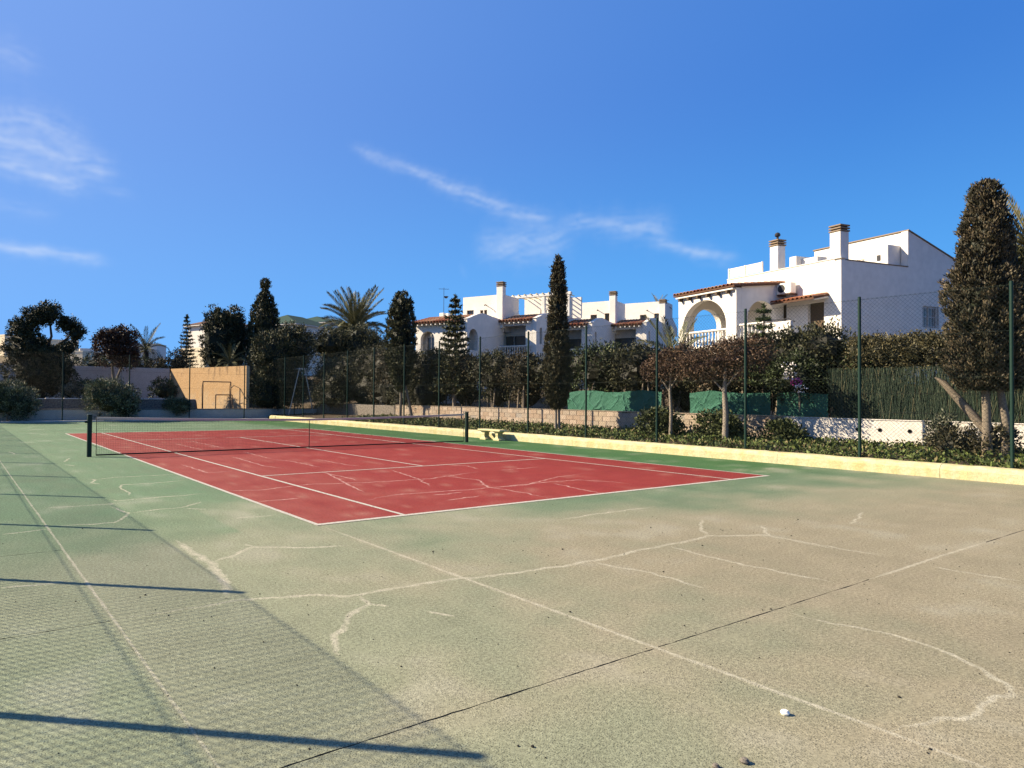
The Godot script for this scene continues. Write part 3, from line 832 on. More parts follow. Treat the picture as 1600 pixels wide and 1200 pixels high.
# ------------------------------------------------------------------ walls with openings
# In the wall's own frame: x along, y up, outside face at z = 0, inside face at z = -t. holes: [x0, y0, x1, y1, arch_rise]
func wall_mesh(mb: MB, x0: float, y0: float, x1: float, y1: float, t: float, holes: Array) -> void:
	var xs := [x0, x1]; var ys := [y0, y1]
	for h in holes:
		xs.append(h[0]); xs.append(h[2]); ys.append(h[1]); ys.append(h[3])
	xs.sort(); ys.sort()
	for i in xs.size() - 1:
		for j in ys.size() - 1:
			var a: float = xs[i]; var b: float = xs[i + 1]; var c: float = ys[j]; var d: float = ys[j + 1]
			if b - a < 1e-5 or d - c < 1e-5: continue
			var mx := (a + b) * 0.5; var my := (c + d) * 0.5
			var open := false
			for h in holes:
				if mx > h[0] and mx < h[2] and my > h[1] and my < h[3]: open = true
			if open: continue
			mb.quad(Vector3(a, c, 0), Vector3(b, c, 0), Vector3(b, d, 0), Vector3(a, d, 0))
			mb.quad(Vector3(b, c, -t), Vector3(a, c, -t), Vector3(a, d, -t), Vector3(b, d, -t))
	mb.quad(Vector3(x0, y1, 0), Vector3(x1, y1, 0), Vector3(x1, y1, -t), Vector3(x0, y1, -t))
	mb.quad(Vector3(x0, y0, -t), Vector3(x1, y0, -t), Vector3(x1, y0, 0), Vector3(x0, y0, 0))
	mb.quad(Vector3(x1, y0, 0), Vector3(x1, y0, -t), Vector3(x1, y1, -t), Vector3(x1, y1, 0))
	mb.quad(Vector3(x0, y0, -t), Vector3(x0, y0, 0), Vector3(x0, y1, 0), Vector3(x0, y1, -t))
	for h in holes:
		var a: float = h[0]; var c: float = h[1]; var b: float = h[2]; var d: float = h[3]
		var rise: float = h[4] if h.size() > 4 else 0.0
		var sp := d - rise
		mb.quad(Vector3(a, c, 0), Vector3(a, c, -t), Vector3(b, c, -t), Vector3(b, c, 0))
		mb.quad(Vector3(a, c, -t), Vector3(a, c, 0), Vector3(a, sp, 0), Vector3(a, sp, -t))
		mb.quad(Vector3(b, c, 0), Vector3(b, c, -t), Vector3(b, sp, -t), Vector3(b, sp, 0))
		if rise <= 0.0:
			mb.quad(Vector3(a, d, -t), Vector3(a, d, 0), Vector3(b, d, 0), Vector3(b, d, -t))
		else:
			var seg := 20
			for k in seg:
				var t0 := PI - PI * k / seg; var t1 := PI - PI * (k + 1) / seg
				var p0 := Vector2((a + b) * 0.5 + cos(t0) * (b - a) * 0.5, sp + sin(t0) * rise)
				var p1 := Vector2((a + b) * 0.5 + cos(t1) * (b - a) * 0.5, sp + sin(t1) * rise)
				mb.quad(Vector3(p0.x, p0.y, 0), Vector3(p1.x, p1.y, 0), Vector3(p1.x, d, 0), Vector3(p0.x, d, 0))
				mb.quad(Vector3(p1.x, p1.y, -t), Vector3(p0.x, p0.y, -t), Vector3(p0.x, d, -t), Vector3(p1.x, d, -t))
				mb.quad(Vector3(p0.x, p0.y, -t), Vector3(p1.x, p1.y, -t), Vector3(p1.x, p1.y, 0), Vector3(p0.x, p0.y, 0))

const FACE_POS_Z := Vector3(0, 0, 0)

func wall_part(parent: Node, called: String, at: Vector3, turn: float, w: float, y0: float, y1: float, t: float, holes: Array, m: Material) -> MeshInstance3D:
	var mb := MB.new()
	wall_mesh(mb, 0.0, y0, w, y1, t, holes)
	return part(parent, called, mb.mesh(), m, Transform3D(Basis(Vector3.UP, turn), at))

# ------------------------------------------------------------------ low walls and screens beside the court
func make_right_boundary() -> void:
	# block wall: every block its own piece, joints recessed
	var root := thing("block_wall", "low wall of bare tan concrete blocks under the hedge behind the fence", "wall", Vector3(18.0, 0, -3.3))
	var zl := 23.2
	boxpart(root, "mortar_core", Vector3(0.03, 0.0, 0.0), Vector3(0.19, 1.10, -zl), M.mortar)
	var bm := MB.new(); bm.cbox(Vector3(0, 0, -0.195), Vector3(0.02, 0.193, 0.195), 0.007)
	var bm2 := MB.new(); bm2.cbox(Vector3(0, 0, -0.096), Vector3(0.02, 0.193, 0.096), 0.007)
	var m1 := bm.mesh(); var m2 := bm2.mesh()
	rng.seed = 5
	for r in 5:
		var z := 0.0
		var first := r % 2 == 1
		while z < zl - 0.1:
			var half := first or zl - z < 0.35
			var w := 0.2 if half else 0.4
			first = false
			if rng.randf() > 0.025:
				part(root, "block", m2 if half else m1, M.block[rng.randi() % 4], Transform3D(Basis(), Vector3(0.012 + rng.randf_range(-0.006, 0.006), 0.14 + r * 0.2, -z - w / 2)))
			z += w
	boxpart(root, "coping", Vector3(-0.01, 1.142, 0.0), Vector3(0.20, 1.175, -zl), M.block[2], 0.008)
	# white rendered wall with drain holes
	var wr := thing("rendered_wall", "low whitewashed wall with three round drain holes behind the fence", "wall", Vector3(17.96, 0, 0))
	var holes := []
	for z in [-1.12, -0.54, 0.2]: holes.append([z - 0.045 + 3.28, 0.80, z + 0.045 + 3.28, 0.89, 0.0449])
	# frame: x along +z, outside towards -x
	var wb := MB.new()
	wall_mesh(wb, 0.0, 0.0, 10.0, 1.12, 0.18, holes)
	part(wr, "wall", wb.mesh(), M.white2, Transform3D(Basis(Vector3(0, 0, 1), Vector3.UP, Vector3(-1, 0, 0)), Vector3(0, 0, -3.28)))
	boxpart(wr, "coping", Vector3(-0.02, 1.122, -3.28), Vector3(0.20, 1.15, 6.7), M.white2, 0.008)
	for z in [-1.12, -0.54, 0.2]:
		var ring := MB.new()
		for k in 14:
			var t0 := TAU * k / 14; var t1 := TAU * (k + 1) / 14
			for q in [[0.040, 0.056, -0.012, -0.012], [0.056, 0.056, -0.012, 0.02], [0.040, 0.040, 0.15, -0.012]]:
				ring.quad(Vector3(q[2], sin(t0) * q[0], cos(t0) * q[0]), Vector3(q[2], sin(t1) * q[0], cos(t1) * q[0]), Vector3(q[3], sin(t1) * q[1], cos(t1) * q[1]), Vector3(q[3], sin(t0) * q[1], cos(t0) * q[1]))
		ring.tube([Vector3(0.149, 0, 0), Vector3(0.152, 0, 0)], [0.04, 0.04], 12)
		part(wr, "drain_pipe", ring.mesh(), M.dark, Transform3D(Basis(), Vector3(0, 0.845, z)))
	# green shade cloth hung behind the block wall
	var labels := ["sagging green shade cloth between the tall thin cypress and the next gap", "rumpled green shade cloth behind the pale shrub trunks", "green shade cloth end under the bougainvillea"]
	var spans := [[-12.9, -8.1, 2.02], [-6.9, -3.9, 1.98], [-3.7, -2.1, 1.95]]
	for i in 3:
		var c := MB.new()
		var z0: float = spans[i][0]; var z1: float = spans[i][1]; var top: float = spans[i][2]
		var nz := int((z1 - z0) / 0.035); var ny := 18
		var P := func(u: int, w: int) -> Vector3:
			var z := lerpf(z0, z1, float(u) / nz); var t := float(w) / ny
			var sag := 0.09 * absf(sin(z * 1.1 + 0.4)) + 0.03 * _n(z, 3.0, 1.3)
			var f1 := absf(sin(z * 2.3 + t * 1.9 + 1.6 * _n(z, t * 0.6, 0.9) + i)); var f2 := absf(sin(z * 4.1 - t * 3.2 + 1.3 * _n(z + 8.0, t, 1.2)))
			var x := 0.07 * _n(z, t * 0.8 + i * 9.0, 0.6) - 0.055 * pow(1.0 - f1, 5.0) - 0.035 * pow(1.0 - f2, 6.0) + 0.012 * _n(z, t, 6.0)
			return Vector3(x * (1.0 - 0.5 * t), lerpf(1.14, top - sag, t), z)
		for u in nz:
			for w in ny:
				var a: Vector3 = P.call(u, w); var b: Vector3 = P.call(u + 1, w); var d: Vector3 = P.call(u + 1, w + 1); var e: Vector3 = P.call(u, w + 1)
				c.quad(a, b, d, e)
				var o := Vector3(0.006, 0, 0)
				c.quad(b + o, a + o, e + o, d + o)
		var rootc := thing("shade_cloth", labels[i], "shade cloth", Vector3(18.32, 0, 0), 0.0, "green shade cloths on the block wall")
		part(rootc, "cloth", c.mesh(), M.cloth)
		for z in [z0, (z0 + z1) / 2, z1]:
			var pm := MB.new(); pm.tube([Vector3(0.12, 0.9, z), Vector3(0.12, top, z)], [0.016, 0.016], 6)
			part(rootc, "stake", pm.mesh(), M.rust)
	# brushwood screen panels
	for i in 4:
		var za := -1.95 + i * 1.6
		var b := MB.new()
		rng.seed = 300 + i
		for k in 1900:
			var z := rng.randf_range(0.0, 1.58)
			var x := rng.randf_range(-0.035, 0.035)
			var g := rng.randf()
			b.col = Color(0.022, 0.038, 0.028).lerp(Color(0.095, 0.125, 0.085), g * g * g)
			if rng.randf() < 0.08: b.col = Color(0.14, 0.13, 0.08)
			var y0 := rng.randf_range(1.13, 2.0) if k % 3 != 0 else 1.13
			b.wire(Vector3(x, y0, z), Vector3(x + rng.randf_range(-0.03, 0.03), minf(y0 + rng.randf_range(0.5, 1.0), 2.58 + rng.randf() * 0.1) , z + rng.randf_range(-0.16, 0.16)), rng.randf_range(0.003, 0.0055))
		var sroot := thing("brushwood_screen", ["green brushwood screen panel next to the bougainvillea", "green brushwood screen panel right behind a fence post", "green brushwood screen panel left of the leaning trunk", "green brushwood screen panel behind the big cypress"][i], "screen", Vector3(18.22, 0, za), 0.0, "brushwood screens above the white wall")
		part(sroot, "stalks", b.mesh(), M.brush).set_meta("kind", "stuff")
		for y in [1.35, 1.9, 2.45]:
			var rm := MB.new(); rm.wire(Vector3(-0.045, y, 0), Vector3(-0.045, y, 1.58), 0.003)
			part(sroot, "tie_wire", rm.mesh(), M.iron)

func make_far_boundary() -> void:
	var w1 := thing("retaining_wall", "low grey retaining wall along the far end of the court", "wall", Vector3(4.0, 0, -37.3))
	boxpart(w1, "wall", Vector3(-11.3, -0.2, 0.0), Vector3(16.0, 0.70, -0.25), M.grey, 0.02)
	boxpart(w1, "coping", Vector3(-11.3, 0.702, 0.02), Vector3(16.0, 0.745, -0.27), M.stone, 0.012)
	var w2 := thing("terrace_wall", "stone edged terrace step above the low retaining wall", "wall", Vector3(2.0, 0, -39.2))
	boxpart(w2, "wall", Vector3(-9.3, 0.5, 0.0), Vector3(7.9, 1.30, -0.22), M.stone, 0.03)
	for k in 17:
		boxpart(w2, "coping_stone", Vector3(-9.3 + k * 1.01, 1.302, 0.03 + 0.02 * sin(k * 2.0)), Vector3(-9.3 + k * 1.01 + 0.99, 1.37 + 0.02 * sin(k * 5.0), -0.3), M.grey, 0.02)
	var w3 := thing("garden_wall", "tall grey rendered wall in shade behind the terrace", "wall", Vector3(2.0, 0, -48.0))
	boxpart(w3, "wall", Vector3(-16.0, 1.0, 0.0), Vector3(8.35, 3.72, -0.25), M.grey, 0.02)
	boxpart(w3, "pilaster", Vector3(4.8, 1.0, 0.14), Vector3(5.1, 3.70, 0.002), M.grey, 0.02)
	# sunlit tan wall, streaked and patched
	var th := 0.236
	var w4 := thing("practice_wall", "sunlit tan wall with dark streaks behind the goal frames", "wall", Vector3(10.42, 0, -47.9), th)
	var mb := MB.new()
	var L := 10.5; var nu := 62; var nv := 16
	var colr := func(u: float, y: float) -> Color:
		var c := Color(0.58, 0.375, 0.19)
		var n1 := _n(u, y * 1.4, 1.2); var n2 := _n(u * 1.0 + 20.0, y, 4.5)
		c = c.lerp(Color(0.62, 0.48, 0.31), clampf(0.5 * smoothstep(2.1, 1.2, y + n1) + n2 * 0.4, 0.0, 1.0))
		var streak := _n(u * 3.0, y * 0.18, 2.2)
		c = c.lerp(Color(0.20, 0.13, 0.08), clampf(smoothstep(0.12, 0.5, streak) * smoothstep(2.6, 3.65, y + n2 * 0.5) * 0.8, 0.0, 1.0))
		c = c.lerp(Color(0.46, 0.36, 0.26), smoothstep(0.22, 0.4, n2) * smoothstep(2.4, 1.4, y) * 0.7)
		return c
	for i in nu:
		for j in nv:
			var u0 := L * i / nu; var u1 := L * (i + 1) / nu
			var y0 := 0.4 + 3.3 * j / nv; var y1 := 0.4 + 3.3 * (j + 1) / nv
			var b := mb.v.size()
			mb.quad(Vector3(0, y0, u0), Vector3(0, y0, u1), Vector3(0, y1, u1), Vector3(0, y1, u0))
			for q in range(b, mb.v.size()):
				mb.c[q] = colr.call(mb.v[q].z, mb.v[q].y)
	mb.col = Color(0.6, 0.48, 0.34)
	mb.quad(Vector3(0, 3.7, 0), Vector3(0, 3.7, L), Vector3(0.25, 3.7, L), Vector3(0.25, 3.7, 0))
	mb.quad(Vector3(0, 0.4, L), Vector3(0.25, 0.4, L), Vector3(0.25, 3.7, L), Vector3(0, 3.7, L))
	mb.quad(Vector3(0.25, 0.4, L), Vector3(0.25, 0.4, 0), Vector3(0.25, 3.7, 0), Vector3(0.25, 3.7, L))
	mb.quad(Vector3(0.25, 0.4, 0), Vector3(0, 0.4, 0), Vector3(0, 3.7, 0), Vector3(0.25, 3.7, 0))
	part(w4, "wall", mb.mesh(), M.tan)
	# rough wall carrying on where the block wall ends
	var w5 := thing("rubble_wall", "rough grey wall in the shade beyond the end of the block wall", "wall", Vector3(18.0, 0, -31.8))
	boxpart(w5, "wall", Vector3(-0.02, -0.1, -5.3), Vector3(0.2, 1.12, 5.28), M.stone, 0.03)
	# goal frames
	make_goal(Vector3(10.25, 0.62, -38.9), 1.95, 1.95, 0.75, "rusty goal frame, the taller of two, by the tan wall")
	make_goal(Vector3(10.95, 0.62, -38.3), 1.15, 1.05, 0.5, "low rusty goal frame in front of the taller one")
	# leaning swing frame
	var sw := thing("swing_frame", "grey A-shaped swing frame in the shade of the bushes", "swing frame", Vector3(16.25, 0.3, -36.0))
	for s in [[-0.95, 0.18], [0.95, 0.22]]:
		var tb := MB.new(); tb.tube([Vector3(s[0], 0, 0), Vector3(s[0] * s[1], 3.3, 0)], [0.035, 0.035], 8)
		part(sw, "leg", tb.mesh(), M.grey)
	for s in [[-0.9, 0.16], [0.9, 0.2]]:
		var tb := MB.new(); tb.tube([Vector3(s[0], 0, -2.4), Vector3(s[0] * s[1], 3.3, -2.4)], [0.035, 0.035], 8)
		part(sw, "leg", tb.mesh(), M.grey)
	var bar := MB.new(); bar.tube([Vector3(0, 3.25, 0.1), Vector3(0, 3.25, -2.5)], [0.04, 0.04], 8)
	part(sw, "top_bar", bar.mesh(), M.grey)

func make_goal(at: Vector3, w: float, h: float, d: float, label: String) -> void:
	var g := thing("goal_frame", label, "goal", at, 0.0, "goal frames by the tan wall")
	for x in [0.0, w]:
		var m := MB.new(); m.tube([Vector3(x, 0, 0), Vector3(x, h, 0)], [0.035, 0.035], 8)
		part(g, "goal_post", m.mesh(), M.rust)
		var b := MB.new(); b.tube([Vector3(x, h, 0), Vector3(x + 0.12, h - 0.05, -d * 0.6), Vector3(x + 0.16, h * 0.8, -d), Vector3(x + 0.2, 0, -d * 1.1)], [0.018, 0.018, 0.018, 0.018], 6)
		part(g, "back_stay", b.mesh(), M.rust)
	var c := MB.new(); c.tube([Vector3(0, h, 0), Vector3(w, h, 0)], [0.035, 0.035], 8)
	part(g, "crossbar", c.mesh(), M.rust)

# ------------------------------------------------------------------ plants
func rdir() -> Vector3:
	var z := rng.randf_range(-1.0, 1.0)
	var t := rng.randf() * TAU
	var r := sqrt(1.0 - z * z)
	return Vector3(r * cos(t), z, r * sin(t))

func put_leaf(mb: MB, p: Vector3, d: Vector3, l: float, w: float) -> void:
	var s := d.cross(rdir())
	if s.length_squared() < 1e-6: s = d.cross(Vector3.RIGHT)
	mb.leaf(p, d, s.normalized(), l, w)

func lump(mb: MB, c: Vector3, r: Vector3, col: Color, seed_: float) -> void:   # uneven dark hull added inside the crown so light cannot pass
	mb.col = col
	var nu := 12; var nv := 8
	var P := func(i: int, j: int) -> Vector3:
		var t := TAU * (i % nu) / nu; var f := PI * j / nv - PI / 2
		var d := Vector3(cos(t) * cos(f), sin(f), sin(t) * cos(f))
		return c + r * d * (1.0 + 0.45 * noise.get_noise_3d(d.x * 1.6 + seed_, d.y * 1.6, d.z * 1.6))
	for i in nu:
		for j in nv:
			mb.quad(P.call(i, j), P.call(i, j + 1), P.call(i + 1, j + 1), P.call(i + 1, j))

# blobs: [centre, radii]; leaves sit in clumps on and just under each blob's skin
func crown_mesh(blobs: Array, clumps: int, per: int, l: float, w: float, dark: Color, light: Color, up := 0.25, spread_ := 0.22, core := 0.66, seed_ := 1) -> ArrayMesh:
	rng.seed = seed_
	l *= 0.76; w *= 0.74; per = int(per * 1.75)
	var mb := MB.new()
	var vol := 0.0
	for b in blobs: vol += b[1].x * b[1].y + b[1].y * b[1].z + b[1].x * b[1].z
	for b in blobs:
		var r: Vector3 = b[1]
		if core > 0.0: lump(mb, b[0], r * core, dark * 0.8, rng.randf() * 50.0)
		var share := (r.x * r.y + r.y * r.z + r.x * r.z) / vol
		for k in int(clumps * share):
			var d := rdir()
			if d.y < -0.55 and rng.randf() < 0.6: d.y = -d.y
			var rr := 1.0 + 0.30 * noise.get_noise_3d(d.x * 2.2 + seed_ * 3.0, d.y * 2.2, d.z * 2.2 + b[0].x) - 0.30 * pow(rng.randf(), 2.0)
			var cc: Vector3 = b[0] + r * d * rr
			var tone := rng.randf()
			var cs := spread_ * rng.randf_range(0.6, 1.35)
			for q in per:
				var o := rdir() * cs * pow(rng.randf(), 0.5)
				var ld := (d * 0.8 + rdir() * 0.9 + Vector3(0, up, 0)).normalized()
				var t := clampf(tone * 0.6 + rng.randf() * 0.5 - 0.05, 0.0, 1.0)
				mb.col = dark.lerp(light, t * t)
				put_leaf(mb, cc + o, ld, l * rng.randf_range(0.6, 1.3), w * rng.randf_range(0.7, 1.2))
	return mb.mesh()

func prof_at(p: Array, t: float) -> float:
	for i in p.size() - 1:
		if t <= p[i + 1][0]: return lerpf(p[i][1], p[i + 1][1], (t - p[i][0]) / maxf(p[i + 1][0] - p[i][0], 1e-5))
	return p[-1][1]

# upright conifer: prof = [[t, radius], ...] from y0 to y1, leaning by bend
func cypress_mesh(y0: float, y1: float, prof: Array, clumps: int, per: int, l: float, w: float, dark: Color, light: Color, seed_: int, bend := Vector3.ZERO, rough := 0.3) -> ArrayMesh:
	rng.seed = seed_
	l *= 0.76; w *= 0.74; per = int(per * 1.75)
	var mb := MB.new()
	mb.col = dark * 0.75  # added dark inner core, keeps light from coming through the foliage
	var nu := 12; var nv := 18
	var P := func(i: int, j: int) -> Vector3:
		var t := float(j) / nv
		var a := TAU * (i % nu) / nu
		var r := prof_at(prof, t) * 0.68 * (1.0 + 0.5 * noise.get_noise_3d(cos(a) * 1.5 + seed_, t * 9.0, sin(a) * 1.5))
		return Vector3(cos(a) * r, lerpf(y0, y1, t * 0.97), sin(a) * r) + bend * t * t
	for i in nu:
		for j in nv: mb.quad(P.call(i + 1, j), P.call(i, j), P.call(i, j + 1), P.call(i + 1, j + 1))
	var area := 0.0
	for k in clumps:
		var t := rng.randf()
		for tries in 6:
			if rng.randf() < prof_at(prof, t) / 1.0 + 0.12: break
			t = rng.randf()
		var a := rng.randf() * TAU
		var out := Vector3(cos(a), 0, sin(a))
		var r := prof_at(prof, t) * (0.98 + rough * noise.get_noise_3d(out.x * 2.0 + seed_ * 5.0, t * (y1 - y0) * 1.5, out.z * 2.0) - 0.22 * pow(rng.randf(), 2.0))
		var c := Vector3(out.x * r, lerpf(y0, y1, t), out.z * r) + bend * t * t
		var tone := rng.randf()
		for q in per:
			var ld := (out * rng.randf_range(0.1, 0.8) + Vector3(0, 0.9, 0) + rdir() * 0.55).normalized()
			var tt := clampf(tone * 0.65 + rng.randf() * 0.45 - 0.05, 0.0, 1.0)
			mb.col = dark.lerp(light, tt * tt)
			put_leaf(mb, c + rdir() * l * 1.1 * rng.randf(), ld, l * rng.randf_range(0.6, 1.3), w)
	return mb.mesh()

# tiered conifer with spaced whorls of branches
func araucaria_mesh(h0: float, h: float, rad: float, tiers: int, seed_: int, dark: Color, light: Color, ll := 0.12, dens := 12) -> ArrayMesh:
	rng.seed = seed_
	var mb := MB.new()
	for t in tiers:
		var f := float(t) / tiers
		var y := lerpf(h0, h, f)
		var r := rad * pow(1.0 - f, 0.75) * rng.randf_range(0.75, 1.15) + 0.05
		var nb := 7 if f < 0.7 else 5
		for b in nb:
			var a := TAU * (b + rng.randf() * 0.7) / nb
			var out := Vector3(cos(a), 0, sin(a))
			var prev := Vector3(0, y, 0)
			var steps := maxi(3, int(r / 0.10))
			for s in range(1, steps + 1):
				var u := float(s) / steps
				var p := Vector3(0, y + 0.16 * r * (u * u * 1.6 - u * 0.5), 0) + out * r * u
				for q in dens:
					var ld := (out * 0.6 + rdir() * 0.9 + Vector3(0, 0.45, 0)).normalized()
					var tt := rng.randf()
					mb.col = dark.lerp(light, tt * tt)
					put_leaf(mb, prev.lerp(p, rng.randf()), ld, ll * rng.randf_range(0.6, 1.2), ll * 0.16)
				prev = p
	for q in 60:
		mb.col = dark.lerp(light, rng.randf())
		put_leaf(mb, Vector3(0, h - rng.randf() * 0.7, 0), (Vector3.UP + rdir() * 0.9).normalized(), ll, ll * 0.2)
	return mb.mesh()

func trunk_mesh(pts: Array, radii: Array, sides := 9) -> ArrayMesh:
	var mb := MB.new()
	mb.tube(pts, radii, sides)
	return mb.mesh()

func frond_mesh(len_: float, droop: float, rise: float, leaflets: int, ll: float, seed_: int, dark: Color, light: Color) -> ArrayMesh:
	rng.seed = seed_
	var mb := MB.new()
	var pts := []; var rr := []
	var seg := 12
	for i in seg + 1:
		var t := float(i) / seg
		pts.append(Vector3(len_ * t * (1.0 - 0.12 * t * t * absf(droop)), rise * len_ * t - droop * len_ * pow(t, 2.3), 0))
		rr.append(lerpf(0.035, 0.006, t))
	mb.col = light * 0.9
	mb.tube(pts, rr, 5)
	for i in leaflets:
		var t := lerpf(0.10, 0.99, float(i) / leaflets)
		var k := mini(int(t * seg), seg - 1)
		var p: Vector3 = pts[k].lerp(pts[k + 1], t * seg - k)
		var ax: Vector3 = (pts[k + 1] - pts[k]).normalized()
		for s in [-1.0, 1.0]:
			var ld := (ax * 0.75 + Vector3(0, 0.38, 0) + Vector3(0, 0, s) * rng.randf_range(0.7, 1.0) + rdir() * 0.12).normalized()
			mb.col = dark.lerp(light, rng.randf())
			var sd := ld.cross(ax).cross(ld).normalized()
			mb.leaf(p, ld, sd, ll * (0.45 + 0.55 * sin(PI * clampf(t * 0.9 + 0.1, 0, 1))) * rng.randf_range(0.85, 1.1), ll * 0.045)
	return mb.mesh()

func make_palm(label: String, at: Vector3, crown_y: float, n: int, len_: float, seed_: int, dark: Color, light: Color, trunk_r := 0.26, leaflets := 46, low := -0.35) -> void:
	var t := thing("palm_tree", label, "palm tree", at)
	var pts := []; var rr := []
	for i in 13:
		var f := i / 12.0
		pts.append(Vector3(0.05 * sin(f * 3.0), f * crown_y, 0.04 * f)); rr.append(trunk_r * (1.15 - 0.2 * f + (0.05 if i % 2 == 0 else -0.04)))
	part(t, "trunk", trunk_mesh(pts, rr, 10), M.barkdark)
	var variants := []
	for k in 5:
		variants.append(frond_mesh(len_, [0.15, 0.36, 0.58, 0.8, 1.0][k], [0.75, 0.62, 0.48, 0.32, 0.15][k], leaflets, len_ * 0.20, seed_ + k, dark, light))
	rng.seed = seed_ + 99
	for i in n:
		var f := (i + 0.5) / n
		var k := clampi(int(f * 5.0), 0, 4)
		var yaw := i * 2.39996 + rng.randf_range(-0.2, 0.2)
		var b := Basis(Vector3.UP, yaw) * Basis(Vector3(0, 0, 1), lerpf(0.55, low, f) + rng.randf_range(-0.08, 0.08)) * Basis(Vector3.RIGHT, rng.randf_range(-0.3, 0.3))
		part(t, "frond", variants[k], M.leaf, Transform3D(b.scaled(Vector3.ONE * rng.randf_range(0.85, 1.08)), Vector3(0, crown_y - 0.05 + (1.0 - f) * 0.25, 0)))

func make_tree(called: String, label: String, category: String, at: Vector3, crown: ArrayMesh, trunks: Array, bark: Material, group := "") -> Node3D:
	var t := thing(called, label, category, at, 0.0, group)
	for k in trunks:
		part(t, "trunk", trunk_mesh(k[0], k[1]), bark)
	part(t, "crown", crown, M.leaf)
	return t

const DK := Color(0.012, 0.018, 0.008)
const OLIVE := Color(0.15, 0.145, 0.068)
const BROWN := Color(0.21, 0.155, 0.085)
const MIDG := Color(0.085, 0.115, 0.042)

